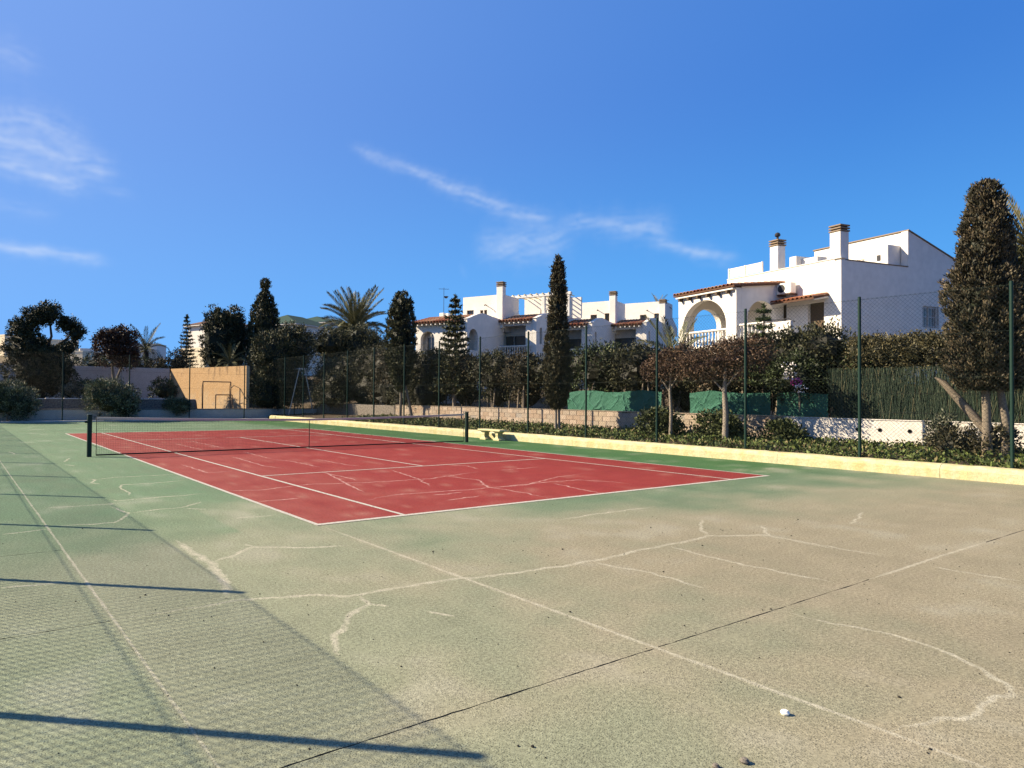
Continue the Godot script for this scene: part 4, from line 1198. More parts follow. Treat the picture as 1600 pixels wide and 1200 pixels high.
func make_plants() -> void:
	# --- big cypress at the right, in front of the white wall
	var pr := [[0.0, 0.40], [0.04, 0.60], [0.14, 0.68], [0.30, 0.70], [0.50, 0.68], [0.56, 0.64], [0.60, 0.50], [0.74, 0.47], [0.80, 0.42], [0.86, 0.35], [0.94, 0.29], [0.98, 0.22], [1.0, 0.06]]
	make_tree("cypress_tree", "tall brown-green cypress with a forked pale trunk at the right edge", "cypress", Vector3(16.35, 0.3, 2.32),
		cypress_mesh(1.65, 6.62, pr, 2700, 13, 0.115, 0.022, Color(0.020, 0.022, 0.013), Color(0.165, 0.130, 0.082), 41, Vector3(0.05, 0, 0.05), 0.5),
		[[[Vector3(0, -0.2, 0.05), Vector3(0.02, 0.9, 0.04), Vector3(0.05, 2.2, 0), Vector3(0.05, 4.5, 0)], [0.13, 0.09, 0.075, 0.03]],
		[[Vector3(0.25, -0.2, 0.16), Vector3(0.16, 0.6, 0.06), Vector3(0.02, 1.2, -0.34), Vector3(-0.10, 1.85, -0.78), Vector3(-0.12, 1.98, -0.95)], [0.14, 0.11, 0.10, 0.075, 0.02]],
		[[Vector3(0.2, -0.2, 0.3), Vector3(0.25, 0.8, 0.35), Vector3(0.18, 1.9, 0.22)], [0.12, 0.10, 0.06]]], M.bark)
	# second, darker crown right behind it
	make_tree("cypress_tree", "dark conifer half hidden behind the big right-hand cypress", "cypress", Vector3(18.6, 1.0, 2.15),
		cypress_mesh(0.8, 5.0, [[0.0, 0.3], [0.15, 0.7], [0.6, 0.62], [0.9, 0.3], [1.0, 0.05]], 700, 12, 0.13, 0.03, DK, OLIVE, 43),
		[[[Vector3(0, -0.2, 0), Vector3(0, 3.0, 0)], [0.10, 0.05]]], M.barkdark)
	# --- tall thin cypress in the middle
	var pt := [[0.0, 0.16], [0.08, 0.40], [0.22, 0.50], [0.38, 0.46], [0.52, 0.36], [0.66, 0.31], [0.84, 0.25], [0.94, 0.16], [1.0, 0.03]]
	make_tree("cypress_tree", "tallest, pencil-thin cypress standing on twin pale trunks in the middle", "cypress", Vector3(15.85, 0.27, -11.15),
		cypress_mesh(0.95, 7.05, pt, 1250, 12, 0.13, 0.024, Color(0.020, 0.022, 0.012), Color(0.125, 0.105, 0.055), 51, Vector3(0.05, 0, 0.0), 0.35),
		[[[Vector3(-0.06, -0.2, 0), Vector3(-0.05, 0.9, 0), Vector3(0, 2.0, 0)], [0.06, 0.05, 0.03]], [[Vector3(0.10, -0.2, 0.06), Vector3(0.08, 1.0, 0.04), Vector3(0.03, 2.0, 0)], [0.055, 0.045, 0.03]]], M.barkpale)
	# --- column cypress further left
	var pc := [[0.0, 0.15], [0.1, 0.45], [0.3, 0.78], [0.6, 0.80], [0.85, 0.62], [0.96, 0.40], [1.0, 0.1]]
	make_tree("cypress_tree", "stout round-topped cypress on a bare trunk right of the date palm", "cypress", Vector3(17.0, 0.35, -24.4),
		cypress_mesh(1.6, 7.2, pc, 1000, 11, 0.17, 0.035, DK, OLIVE, 61, Vector3(0, 0, 0.1), 0.4),
		[[[Vector3(0.0, -0.2, 0), Vector3(0.04, 1.2, 0), Vector3(-0.1, 3.0, 0.1)], [0.09, 0.075, 0.05]], [[Vector3(0.55, -0.2, 0.5), Vector3(0.35, 1.2, 0.3), Vector3(0.1, 2.6, 0.1)], [0.10, 0.075, 0.05]]], M.bark)
	# --- two dark cypresses beyond the tan wall
	make_tree("cypress_tree", "broad dome-shaped dark cypress above the tan wall", "cypress", Vector3(16.0, 3.2, -52.0),
		crown_mesh([[Vector3(-0.5, 2.9, 0), Vector3(1.5, 3.2, 1.5)], [Vector3(0.95, 3.1, 0.2), Vector3(1.15, 3.1, 1.2)]], 900, 10, 0.26, 0.06, DK, OLIVE * 0.75, 0.5, 0.3, 0.8, 71),
		[[[Vector3(0, -0.4, 0), Vector3(0, 2.0, 0)], [0.25, 0.15]]], M.barkdark)
	make_tree("cypress_tree", "tall pointed dark cypress with a small tuft at its tip", "cypress", Vector3(19.0, 3.2, -50.0),
		cypress_mesh(0.0, 8.8, [[0.0, 1.0], [0.2, 1.45], [0.5, 1.35], [0.68, 1.05], [0.80, 0.66], [0.86, 0.30], [0.885, 0.14], [0.92, 0.34], [0.97, 0.33], [1.0, 0.08]], 1100, 10, 0.25, 0.055, DK, OLIVE * 0.8, 72, Vector3(0.05, 0, 0), 0.3),
		[[[Vector3(0, -0.4, 0), Vector3(0, 2.0, 0)], [0.25, 0.15]]], M.barkdark)
	# --- round dark pine far left with a gap through its crown
	var pb := [[Vector3(-0.2, 2.0, 0), Vector3(2.0, 1.7, 1.6)], [Vector3(-0.95, 3.3, 0), Vector3(1.25, 1.15, 1.2)], [Vector3(0.6, 1.3, 0.2), Vector3(1.5, 1.2, 1.3)], [Vector3(-1.15, 4.6, 0), Vector3(0.85, 0.62, 0.8)], [Vector3(-0.35, 5.35, 0), Vector3(0.95, 0.62, 0.8)], [Vector3(0.3, 5.7, 0), Vector3(0.8, 0.7, 0.7)], [Vector3(1.45, 5.0, 0), Vector3(0.72, 0.55, 0.6)], [Vector3(1.95, 4.5, 0), Vector3(0.55, 0.65, 0.5)], [Vector3(1.45, 3.4, 0.1), Vector3(0.6, 0.5, 0.5)]]
	make_tree("pine_tree", "round dark pine at the far left with sky showing through its crown", "pine tree", Vector3(0.95, 1.25, -43.0),
		crown_mesh(pb, 1500, 12, 0.20, 0.045, DK, OLIVE * 0.7, 0.3, 0.22, 0.72, 81),
		[[[Vector3(0, -0.3, 0), Vector3(-0.1, 1.5, 0), Vector3(0.1, 3.0, 0)], [0.25, 0.2, 0.14]], [[Vector3(0.1, 3.0, 0), Vector3(0.5, 4.2, 0), Vector3(0.35, 5.5, 0)], [0.12, 0.08, 0.05]], [[Vector3(0.1, 3.0, 0), Vector3(1.2, 3.9, 0), Vector3(1.9, 4.6, 0)], [0.1, 0.07, 0.04]], [[Vector3(0.2, 3.2, 0), Vector3(-0.6, 4.2, 0), Vector3(-1.1, 4.7, 0)], [0.09, 0.06, 0.04]]], M.barkdark)
	# --- reddish tree by the grey wall
	make_tree("plum_tree", "dark reddish round tree with a short trunk before the grey wall", "tree", Vector3(5.7, 1.25, -44.5),
		crown_mesh([[Vector3(0, 3.5, 0), Vector3(1.45, 1.3, 1.2)], [Vector3(-0.6, 4.2, 0), Vector3(0.8, 0.8, 0.8)], [Vector3(0.5, 4.4, 0), Vector3(0.9, 0.8, 0.8)], [Vector3(0.6, 3.0, 0), Vector3(0.95, 0.8, 0.9)]], 620, 10, 0.20, 0.06, Color(0.030, 0.017, 0.012), Color(0.16, 0.085, 0.05), 0.4, 0.26, 0.5, 91),
		[[[Vector3(0, -0.3, 0), Vector3(-0.08, 1.2, 0), Vector3(-0.25, 2.6, 0)], [0.15, 0.12, 0.08]], [[Vector3(-0.06, 1.0, 0), Vector3(0.4, 2.4, 0)], [0.10, 0.06]]], M.bark)
	# --- assorted greenery left of the tan wall
	make_palm("dark young palm between the reddish tree and the tan wall", Vector3(9.4, 3.2, -52.0), 2.1, 26, 2.0, 101, DK, OLIVE, 0.2, 34)
	make_tree("monkey_puzzle_tree", "slender tiered conifer rising left of the dome-shaped cypress", "conifer", Vector3(12.75, 3.2, -52.0),
		araucaria_mesh(0.6, 5.4, 0.85, 15, 102, DK, OLIVE, 0.2, 8), [[[Vector3(0, -0.3, 0), Vector3(0, 5.2, 0)], [0.09, 0.02]]], M.barkdark)
	make_tree("shrub", "dark loose shrub at the foot of the slender tiered conifer", "shrub", Vector3(11.6, 3.1, -50.2),
		crown_mesh([[Vector3(0, 1.1, 0), Vector3(1.0, 1.1, 0.8)], [Vector3(-1.5, 0.7, 0), Vector3(1.1, 0.8, 0.8)]], 240, 9, 0.2, 0.05, DK, BROWN * 0.8, 0.4, 0.28, 0.55, 103), [[[Vector3(0, -0.3, 0), Vector3(0, 1.0, 0)], [0.07, 0.04]]], M.barkdark, "shrubs beyond the far walls")
	make_tree("shrub", "long dark hedge clump behind the grey wall left of the palm", "shrub", Vector3(5.4, 3.0, -50.4),
		crown_mesh([[Vector3(-2.4, 0.7, 0), Vector3(1.6, 0.9, 0.8)], [Vector3(0.2, 0.8, 0), Vector3(1.6, 0.9, 0.8)], [Vector3(2.6, 0.8, 0), Vector3(1.6, 1.0, 0.8)]], 330, 9, 0.2, 0.06, DK, MIDG, 0.3, 0.28, 0.6, 104), [[[Vector3(0, -0.3, 0), Vector3(0, 1.0, 0)], [0.07, 0.04]]], M.barkdark, "shrubs beyond the far walls")
	make_palm("small fan of palm leaves in front of the dome-shaped cypress", Vector3(15.7, 3.2, -49.3), 1.1, 24, 1.75, 105, Color(0.03, 0.04, 0.015), Color(0.17, 0.16, 0.075), 0.2, 30, -0.2)
	make_palm("second low palm beside the fan of palm leaves", Vector3(17.3, 3.2, -49.0), 1.0, 20, 1.5, 106, DK, Color(0.12, 0.12, 0.06), 0.2, 28, -0.2)
	# --- big date palm
	make_palm("large date palm with a wide feathery crown", Vector3(26.0, 2.0, -46.0), 5.5, 72, 3.7, 111, Color(0.045, 0.058, 0.026), Color(0.23, 0.215, 0.12), 0.34, 60, -0.55)
	# --- dark mass of bushes at the far right corner of the court
	var bm := [[Vector3(0, 2.2, 0), Vector3(2.1, 2.4, 1.6)], [Vector3(-0.5, 4.2, 0), Vector3(1.7, 1.5, 1.4)], [Vector3(1.0, 4.6, -0.4), Vector3(1.6, 1.7, 1.4)], [Vector3(-1.2, 1.2, 0.5), Vector3(1.3, 1.3, 1.0)]]
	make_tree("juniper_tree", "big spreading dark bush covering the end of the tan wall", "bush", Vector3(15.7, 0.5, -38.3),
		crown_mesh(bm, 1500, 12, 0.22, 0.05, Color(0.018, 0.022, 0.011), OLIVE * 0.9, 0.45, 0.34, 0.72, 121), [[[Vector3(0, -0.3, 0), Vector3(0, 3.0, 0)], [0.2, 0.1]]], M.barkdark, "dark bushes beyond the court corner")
	make_tree("juniper_tree", "tall dark bush below the date palm", "bush", Vector3(22.3, 0.9, -41.0),
		crown_mesh([[Vector3(0, 2.6, 0), Vector3(2.6, 3.0, 1.8)], [Vector3(1.2, 4.7, 0), Vector3(2.0, 1.7, 1.5)], [Vector3(-1.4, 4.7, 0), Vector3(1.5, 1.3, 1.2)], [Vector3(2.8, 3.6, 0), Vector3(1.7, 2.2, 1.4)]], 1100, 11, 0.24, 0.055, DK, OLIVE * 0.85, 0.4, 0.34, 0.74, 122), [[[Vector3(0, -0.3, 0), Vector3(0, 3.0, 0)], [0.2, 0.1]]], M.barkdark, "dark bushes beyond the court corner")
	# --- oleanders at the far fence
	var ol := [[Vector3(-1.35, 0.1, -36.9), 1.5, 2.2, 131, "leafy oleander bush cut off by the left edge of the photo"], [Vector3(4.1, 0.1, -36.95), 1.55, 2.4, 132, "leafy oleander bush behind the left net post"], [Vector3(8.0, 0.5, -37.1), 0.8, 0.8, 133, "low oleander bush in front of the tan wall"]]
	for o in ol:
		var r: float = o[1]; var h: float = o[2]
		make_tree("oleander_bush", o[4], "bush", o[0],
			crown_mesh([[Vector3(0, h * 0.5, 0), Vector3(r, h * 0.5, r * 0.75)], [Vector3(-r * 0.4, h * 0.62, 0.2), Vector3(r * 0.6, h * 0.36, r * 0.5)], [Vector3(r * 0.5, h * 0.4, 0.2), Vector3(r * 0.55, h * 0.4, r * 0.5)]], int(330 * r), 11, 0.17, 0.03, Color(0.030, 0.038, 0.018), Color(0.30, 0.31, 0.18), 0.7, 0.24, 0.6, o[3]),
			[[[Vector3(0, -0.2, 0), Vector3(0.1, h * 0.5, 0)], [0.05, 0.03]]], M.bark, "oleanders along the far fence")
	# rocks and low plants on the terrace
	var low := [[2.3, -40.6, 0.55], [3.4, -40.9, 0.75], [4.3, -40.5, 0.5], [8.1, -41.0, 0.85], [8.9, -42.6, 0.6]]
	for i in low.size():
		var s: float = low[i][2]
		make_tree("low_shrub", ["pale leaved low shrub at the foot of the round pine", "dark low shrub beside a far fence post on the terrace", "small dark shrub on the terrace left of the oleander", "dark rounded shrub on the terrace right of the oleander", "dark shrub tucked against the foot of the grey wall"][i], "shrub", Vector3(low[i][0], 1.25, low[i][1]),
			crown_mesh([[Vector3(0, s * 0.8, 0), Vector3(s, s * 0.9, s * 0.8)]], int(160 * s), 10, 0.15, 0.04, Color(0.02, 0.026, 0.014), [Color(0.26, 0.25, 0.19), MIDG, MIDG, MIDG, BROWN][i], 0.4, 0.2, 0.6, 140 + i), [[[Vector3(0, -0.2, 0), Vector3(0, s, 0)], [0.04, 0.02]]], M.barkdark, "low shrubs on the far terrace")
	# --- row of shrubs above the block wall: each its own crown and stems
	var row := [
		[-36.2, 19.2, 2.3, 4.4, 0], [-33.6, 17.6, 1.4, 3.2, 0], 		[-32.2, 19.8, 2.2, 5.0, 0], [-29.2, 19.6, 1.9, 4.6, 1], [-26.3, 19.2, 1.6, 4.2, 0], [-24.0, 19.0, 1.5, 4.35, 0], [-21.4, 19.1, 1.5, 3.9, 1], [-18.6, 19.0, 1.35, 3.95, 0], [-16.4, 19.0, 1.15, 3.75, 1],
		[-14.4, 19.2, 1.25, 3.7, 0], [-12.0, 19.3, 1.35, 3.95, 2], [-9.9, 19.2, 1.2, 3.85, 0], [-7.9, 19.4, 1.15, 3.6, 0], [-6.0, 19.3, 1.2, 3.45, 1], [-4.4, 19.3, 1.2, 3.9, 0], [-2.95, 19.2, 1.15, 4.05, 0], [-1.5, 19.5, 0.9, 3.3, 2]]
	var rl := ["dark bushy shrub behind the swing frame", "low dark shrub just right of the swing frame", "dark shrub furthest along the hedge, below the palm", "dark shrub second furthest along the hedge", "dark shrub behind the stout round-topped cypress", "dark leggy shrub left of the tiered conifer", "dark shrub right under the tiered conifer", "dark shrub below the white balusters", "brownish shrub between the balusters and the thin cypress", "dark shrub directly behind the thin cypress", "olive shrub just right of the thin cypress above the green cloth", "dark shrub above the gap between the green cloths", "dark shrub under the small palm", "brown shrub behind the two reddish shrubs", "dark shrub below the arched porch", "dark shrub below the balcony of the big white house", "olive shrub where the clipped hedge begins"]
	for i in row.size():
		var e: Array = row[i]
		var z: float = e[0]; var x: float = e[1]; var r: float = e[2]; var top: float = e[3] - 1.0
		var lc: Color = [OLIVE * 0.75, BROWN * 0.75, MIDG * 1.25][e[4]]
		var trunks := []
		rng.seed = 500 + i
		for k in 4:
			var bx := rng.randf_range(-0.5, 0.3); var bz := rng.randf_range(-r, r) * 0.8
			trunks.append([[Vector3(bx, -0.2, bz), Vector3(bx + rng.randf_range(-0.15, 0.15), top * 0.35, bz + rng.randf_range(-0.2, 0.2)), Vector3(bx * 0.5, top * 0.7, bz * 0.7)], [0.05, 0.04, 0.025]])
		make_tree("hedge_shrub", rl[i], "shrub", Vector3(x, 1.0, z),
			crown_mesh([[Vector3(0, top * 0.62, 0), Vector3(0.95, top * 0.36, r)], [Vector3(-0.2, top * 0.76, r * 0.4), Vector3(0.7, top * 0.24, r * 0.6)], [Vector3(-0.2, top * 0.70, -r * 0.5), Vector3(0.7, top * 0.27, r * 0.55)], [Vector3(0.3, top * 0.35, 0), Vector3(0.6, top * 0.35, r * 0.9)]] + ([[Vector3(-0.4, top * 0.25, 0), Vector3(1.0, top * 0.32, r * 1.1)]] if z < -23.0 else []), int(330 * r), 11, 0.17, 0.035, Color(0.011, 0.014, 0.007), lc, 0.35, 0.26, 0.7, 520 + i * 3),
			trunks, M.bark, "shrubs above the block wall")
	# --- tiered conifers
	make_tree("monkey_puzzle_tree", "tiered dark conifer with an odd bent tip in front of the white houses", "conifer", Vector3(18.6, 1.0, -21.45),
		araucaria_mesh(0.9, 6.2, 1.25, 17, 151, Color(0.02, 0.026, 0.013), OLIVE, 0.2, 13), [[[Vector3(0, -0.8, 0), Vector3(0.02, 3.0, 0), Vector3(0, 6.0, 0)], [0.13, 0.09, 0.02]]], M.bark)
	make_tree("monkey_puzzle_tree", "small tiered conifer in front of the arched niche of the big house", "conifer", Vector3(18.9, 1.0, -4.45),
		araucaria_mesh(1.2, 3.95, 0.85, 10, 152, Color(0.02, 0.03, 0.015), MIDG * 1.4, 0.13, 14), [[[Vector3(0, -0.2, 0), Vector3(0, 3.8, 0)], [0.07, 0.015]]], M.barkdark)
	# --- the small palm by the porch
	make_palm("small arching palm left of the arched porch", Vector3(22.2, 1.2, -10.2), 2.0, 26, 1.9, 161, Color(0.03, 0.042, 0.018), Color(0.17, 0.17, 0.08), 0.2, 40, -0.45)
	make_palm("far palm with a short dark crown behind the white roofs", Vector3(42.5, 3.0, -26.0), 5.9, 22, 1.1, 162, Color(0.04, 0.045, 0.02), Color(0.16, 0.14, 0.07), 0.2, 26, -0.8)
	make_palm("shaggy palm at the right edge beside the cream house", Vector3(21.6, 1.1, 1.95), 4.9, 38, 1.9, 163, Color(0.035, 0.04, 0.02), Color(0.20, 0.18, 0.09), 0.28, 44, -0.75)
	# --- reddish-brown shrubs on pale bare trunks
	var reds := [[Vector3(16.25, 0.3, -4.25), 1.35, 3.25, 171, "wide reddish-brown shrub on the thicker pale trunk"], [Vector3(16.4, 0.3, -6.35), 0.85, 3.1, 172, "smaller reddish-brown shrub on a thin pale trunk"]]
	for e in reds:
		var r: float = e[1]; var h: float = e[2]
		make_tree("red_shrub", e[4], "shrub", e[0],
			crown_mesh([[Vector3(0, h * 0.80, 0), Vector3(r * 0.7, 0.55, r)], [Vector3(-0.1, h * 0.88, r * 0.5), Vector3(r * 0.5, 0.42, r * 0.6)], [Vector3(0, h * 0.74, -r * 0.6), Vector3(r * 0.5, 0.45, r * 0.6)]], int(420 * r), 10, 0.115, 0.024, Color(0.040, 0.024, 0.016), Color(0.20, 0.125, 0.075), 0.1, 0.2, 0.35, e[3]),
			[[[Vector3(0, -0.2, 0), Vector3(0.02, 0.9, 0.02), Vector3(-0.02, 1.6, 0), Vector3(0.03, h * 0.75, 0)], [0.085 * r / 1.1, 0.07 * r / 1.1, 0.06 * r / 1.1, 0.03]], [[Vector3(0, 1.6, 0), Vector3(-0.1, h * 0.72, -r * 0.5)], [0.035, 0.015]], [[Vector3(0, 1.75, 0), Vector3(0.1, h * 0.78, r * 0.5)], [0.035, 0.015]]], M.barkpale, "reddish shrubs on bare trunks")
	# --- bougainvillea
	rng.seed = 180
	var bt := thing("bougainvillea", "bougainvillea with white and magenta flowers in front of the dark shrubs", "flowering shrub", Vector3(18.3, 1.0, -3.0))
	part(bt, "stem", trunk_mesh([Vector3(0.1, -0.1, 0), Vector3(0, 0.7, 0.05), Vector3(-0.05, 1.4, -0.05)], [0.035, 0.03, 0.02], 7), M.bark)
	part(bt, "crown", crown_mesh([[Vector3(0, 1.35, -0.1), Vector3(0.4, 0.75, 0.9)]], 150, 10, 0.12, 0.035, DK, MIDG, 0.3, 0.2, 0.5, 181), M.leaf)
	var fl := MB.new()
	rng.seed = 182
	for k in 240:
		var white := k > 90
		fl.col = Color(0.80, 0.76, 0.78) if white else Color(0.48, 0.05, 0.30)
		var c: Vector3 = Vector3(-0.42, 1.25, 0.15) if not white else ([Vector3(-0.42, 1.05, 0.28), Vector3(-0.40, 1.45, -0.05), Vector3(-0.4, 1.75, -0.1)][k % 3])
		var o := rdir() * Vector3(0.12, 0.13, 0.22) * (0.8 if not white else 1.0)
		put_leaf(fl, c + o, rdir(), 0.055, 0.022)
	part(bt, "flowers", fl.mesh(), M.flower).set_meta("kind", "stuff")
	# --- clipped hedge over the brushwood
	var hc := []
	for k in 12: hc.append([Vector3(0, 2.02 + 0.05 * sin(k * 2.3), -2.3 + k * 0.48), Vector3(0.42, 0.55, 0.42)])
	make_tree("hedge", "clipped brown-green hedge along the top of the brushwood screens", "hedge", Vector3(18.85, 1.0, 0.9),
		crown_mesh(hc, 1500, 11, 0.115, 0.026, Color(0.026, 0.026, 0.013), Color(0.20, 0.17, 0.085), 0.5, 0.16, 0.72, 191),
		[[[Vector3(0, -0.2, -1.5), Vector3(0, 1.8, -1.4)], [0.04, 0.02]], [[Vector3(0, -0.2, -0.2), Vector3(-0.1, 1.6, -0.3), Vector3(-0.3, 2.2, -0.35)], [0.04, 0.03, 0.02]], [[Vector3(0, -0.2, 1.2), Vector3(0, 1.8, 1.3)], [0.04, 0.02]], [[Vector3(0, -0.2, 2.4), Vector3(0, 1.8, 2.3)], [0.04, 0.02]]], M.barkpale)
	# --- variegated shrub near the white wall, right
	make_tree("low_shrub", "pale leaved shrub against the white wall left of the big cypress trunk", "shrub", Vector3(17.3, 0.35, 1.15),
		crown_mesh([[Vector3(0, 0.45, 0), Vector3(0.3, 0.48, 0.3)]], 70, 10, 0.13, 0.03, Color(0.03, 0.04, 0.02), Color(0.30, 0.30, 0.22), 0.5, 0.15, 0.55, 201), [[[Vector3(0, -0.1, 0), Vector3(0, 0.6, 0)], [0.03, 0.015]]], M.barkdark)
	make_tree("low_shrub", "dark shrub at the foot of the big right-hand cypress", "shrub", Vector3(16.5, 0.3, 1.9),
		crown_mesh([[Vector3(0, 0.28, -0.3), Vector3(0.45, 0.36, 0.5)], [Vector3(0.1, 0.36, 0.5), Vector3(0.5, 0.45, 0.5)]], 170, 10, 0.12, 0.03, Color(0.022, 0.022, 0.013), Color(0.14, 0.12, 0.065), 0.5, 0.18, 0.5, 202), [[[Vector3(0, -0.1, 0), Vector3(0, 0.6, 0)], [0.03, 0.015]]], M.barkdark)
	for e in [[-4.9, 16.9, 0.75, 203, "leafy bush below the wide reddish shrub"], [-7.2, 16.9, 0.8, 204, "leafy bush below the smaller reddish shrub"], [-2.9, 17.2, 0.55, 205, "leafy bush before the end of the block wall"]]:
		var r: float = e[2]
		make_tree("low_shrub", e[4], "shrub", Vector3(e[1], 0.35, e[0]),
			crown_mesh([[Vector3(0, r * 0.5, 0), Vector3(r * 0.7, r * 0.6, r)], [Vector3(-0.2, r * 0.4, r * 0.6), Vector3(r * 0.5, r * 0.5, r * 0.6)]], int(260 * r), 9, 0.14, 0.05, Color(0.022, 0.030, 0.012), Color(0.13, 0.15, 0.055), 0.4, 0.2, 0.45, e[3]), [[[Vector3(0, -0.1, 0), Vector3(0, r * 0.7, 0)], [0.03, 0.015]]], M.barkdark, "bushes along the planted strip")
	# --- ground cover in the planted strip
	rng.seed = 211
	var gc := MB.new()
	for k in 30000:
		var z := 5.0 - pow(rng.randf(), 1.25) * 33.0
		var x := rng.randf_range(14.55, 17.9)
		if _n(x, z, 0.9) < -0.22 and rng.randf() < 0.75: continue
		var hh := 0.05 + 0.16 * clampf(0.5 + _n(x + 7.0, z, 1.4), 0.0, 1.0)
		if x < 14.75: hh *= 0.6
		var tone := rng.randf()
		gc.col = Color(0.030, 0.045, 0.014).lerp(Color(0.155, 0.20, 0.055), tone * tone)
		if rng.randf() < 0.12: gc.col = Color(0.20, 0.17, 0.08)
		put_leaf(gc, Vector3(x, terrain_height(x, z) + rng.randf() * hh, z), (rdir() + Vector3(-0.2, 0.75, 0)).normalized(), rng.randf_range(0.06, 0.14), rng.randf_range(0.018, 0.038))
	for k in 5000:   # thinner growth at the far end
		var x := rng.randf_range(-6.0, 17.0); var z := rng.randf_range(-37.2, -36.7)
		gc.col = Color(0.03, 0.045, 0.014).lerp(Color(0.14, 0.15, 0.06), pow(rng.randf(), 2.0))
		if _n(x, z, 0.7) < 0.0: continue
		put_leaf(gc, Vector3(x, terrain_height(x, z) - 0.3 * rng.randf(), z), (rdir() + Vector3(0, 0.9, 0)).normalized(), 0.16, 0.04)
	tag(part(self, "ground_cover", gc.mesh(), M.leaf), "low green ground cover growing in the strip behind the yellow kerb", "ground cover", "", "stuff")

# ------------------------------------------------------------------ houses
func tile_row_mesh(len_: float, r: float, courses: int) -> ArrayMesh:   # one run of barrel tiles up the slope (+x), each lapping the one below
	var mb := MB.new()
	var cl := len_ / courses
	for k in courses:
		var xa := k * cl - 0.03; var xb := (k + 1) * cl
		for i in 6:
			var t0 := PI * i / 6; var t1 := PI * (i + 1) / 6
			var ra := r * 1.08; var rb := r * 0.88
			var A := Vector3(xa, sin(t0) * ra + 0.012, -cos(t0) * ra); var B := Vector3(xa, sin(t1) * ra + 0.012, -cos(t1) * ra)
			var C := Vector3(xb, sin(t1) * rb, -cos(t1) * rb); var D := Vector3(xb, sin(t0) * rb, -cos(t0) * rb)
			mb.quad(A, B, C, D)
			var A2 := Vector3(xa, sin(t0) * (ra - 0.016) + 0.012, -cos(t0) * (ra - 0.016)); var B2 := Vector3(xa, sin(t1) * (ra - 0.016) + 0.012, -cos(t1) * (ra - 0.016))
			mb.quad(B, A, A2, B2)
	return mb.mesh()

func tile_roof(parent: Node, xe: float, ye: float, xr: float, yr: float, z0: float, z1: float, pitch := 0.225, seed_ := 1) -> void:
	# slab under the tiles, then the rows
	var d := Vector2(xr - xe, yr - ye)
	var len_ := d.length()
	var ang := atan2(d.y, d.x)
	var sm := MB.new()
	sm.box(Vector3(0, -0.08, z0), Vector3(len_, -0.005, z1))
	var base := Transform3D(Basis(Vector3(0, 0, 1), ang), Vector3(xe, ye, 0))
	var roof := part(parent, "roof", sm.mesh(), M.tiledark, base)
	var rm := tile_row_mesh(len_, pitch * 0.40, maxi(3, int(len_ / 0.38)))
	rng.seed = seed_
	var n := int(absf(z1 - z0) / pitch)
	for i in n:
		var z := lerpf(z0, z1, (i + 0.5) / n)
		part(roof, "tile_row", rm, M.tile[rng.randi() % 4], Transform3D(Basis(), Vector3(0, 0, z)))

func balustrade(parent: Node, a: Vector3, b: Vector3, h: float, pitch := 0.20) -> void:
	var d := b - a
	var len_ := Vector2(d.x, d.z).length()
	var turn := atan2(-d.z, d.x)
	var node := Node3D.new()
	node.name = "balustrade"
	parent.add_child(node, true)
	node.position = a
	node.rotation.y = turn
	boxpart(node, "handrail", Vector3(0, h - 0.09, -0.09), Vector3(len_, h, 0.09), M.white, 0.02)
	boxpart(node, "plinth", Vector3(0, 0, -0.08), Vector3(len_, 0.08, 0.08), M.white, 0.01)
	var mb := MB.new()
	var hh := h - 0.17
	mb.lathe(Vector3(0, 0.08, 0), [[0.055, 0], [0.055, hh * 0.08], [0.03, hh * 0.14], [0.06, hh * 0.36], [0.045, hh * 0.55], [0.028, hh * 0.78], [0.045, hh * 0.9], [0.055, hh]], 8)
	var m := mb.mesh()
	var n := maxi(2, int(len_ / pitch))
	for i in n:
		part(node, "baluster", m, M.white, Transform3D(Basis(), Vector3((i + 0.5) * len_ / n, 0, 0)))

func chimney(parent: Node, at: Vector3, w: float, d: float, h: float) -> MeshInstance3D:
	var mb := MB.new()
	mb.cbox(Vector3(-w / 2, 0, -d / 2), Vector3(w / 2, h - 0.34, d / 2), 0.015)
	var c := part(parent, "chimney", mb.mesh(), M.white, Transform3D(Basis(), at))
	var core := MB.new()
	core.box(Vector3(-w / 2 + 0.05, h - 0.34, -d / 2 + 0.05), Vector3(w / 2 - 0.05, h - 0.02, d / 2 - 0.05))
	part(c, "flue", core.mesh(), M.dark)
	for k in 3:
		boxpart(c, "cap_slab", Vector3(-w / 2 - 0.035, h - 0.33 + k * 0.115, -d / 2 - 0.035), Vector3(w / 2 + 0.035, h - 0.265 + k * 0.115, d / 2 + 0.035), M.capbrown, 0.01)
	return c

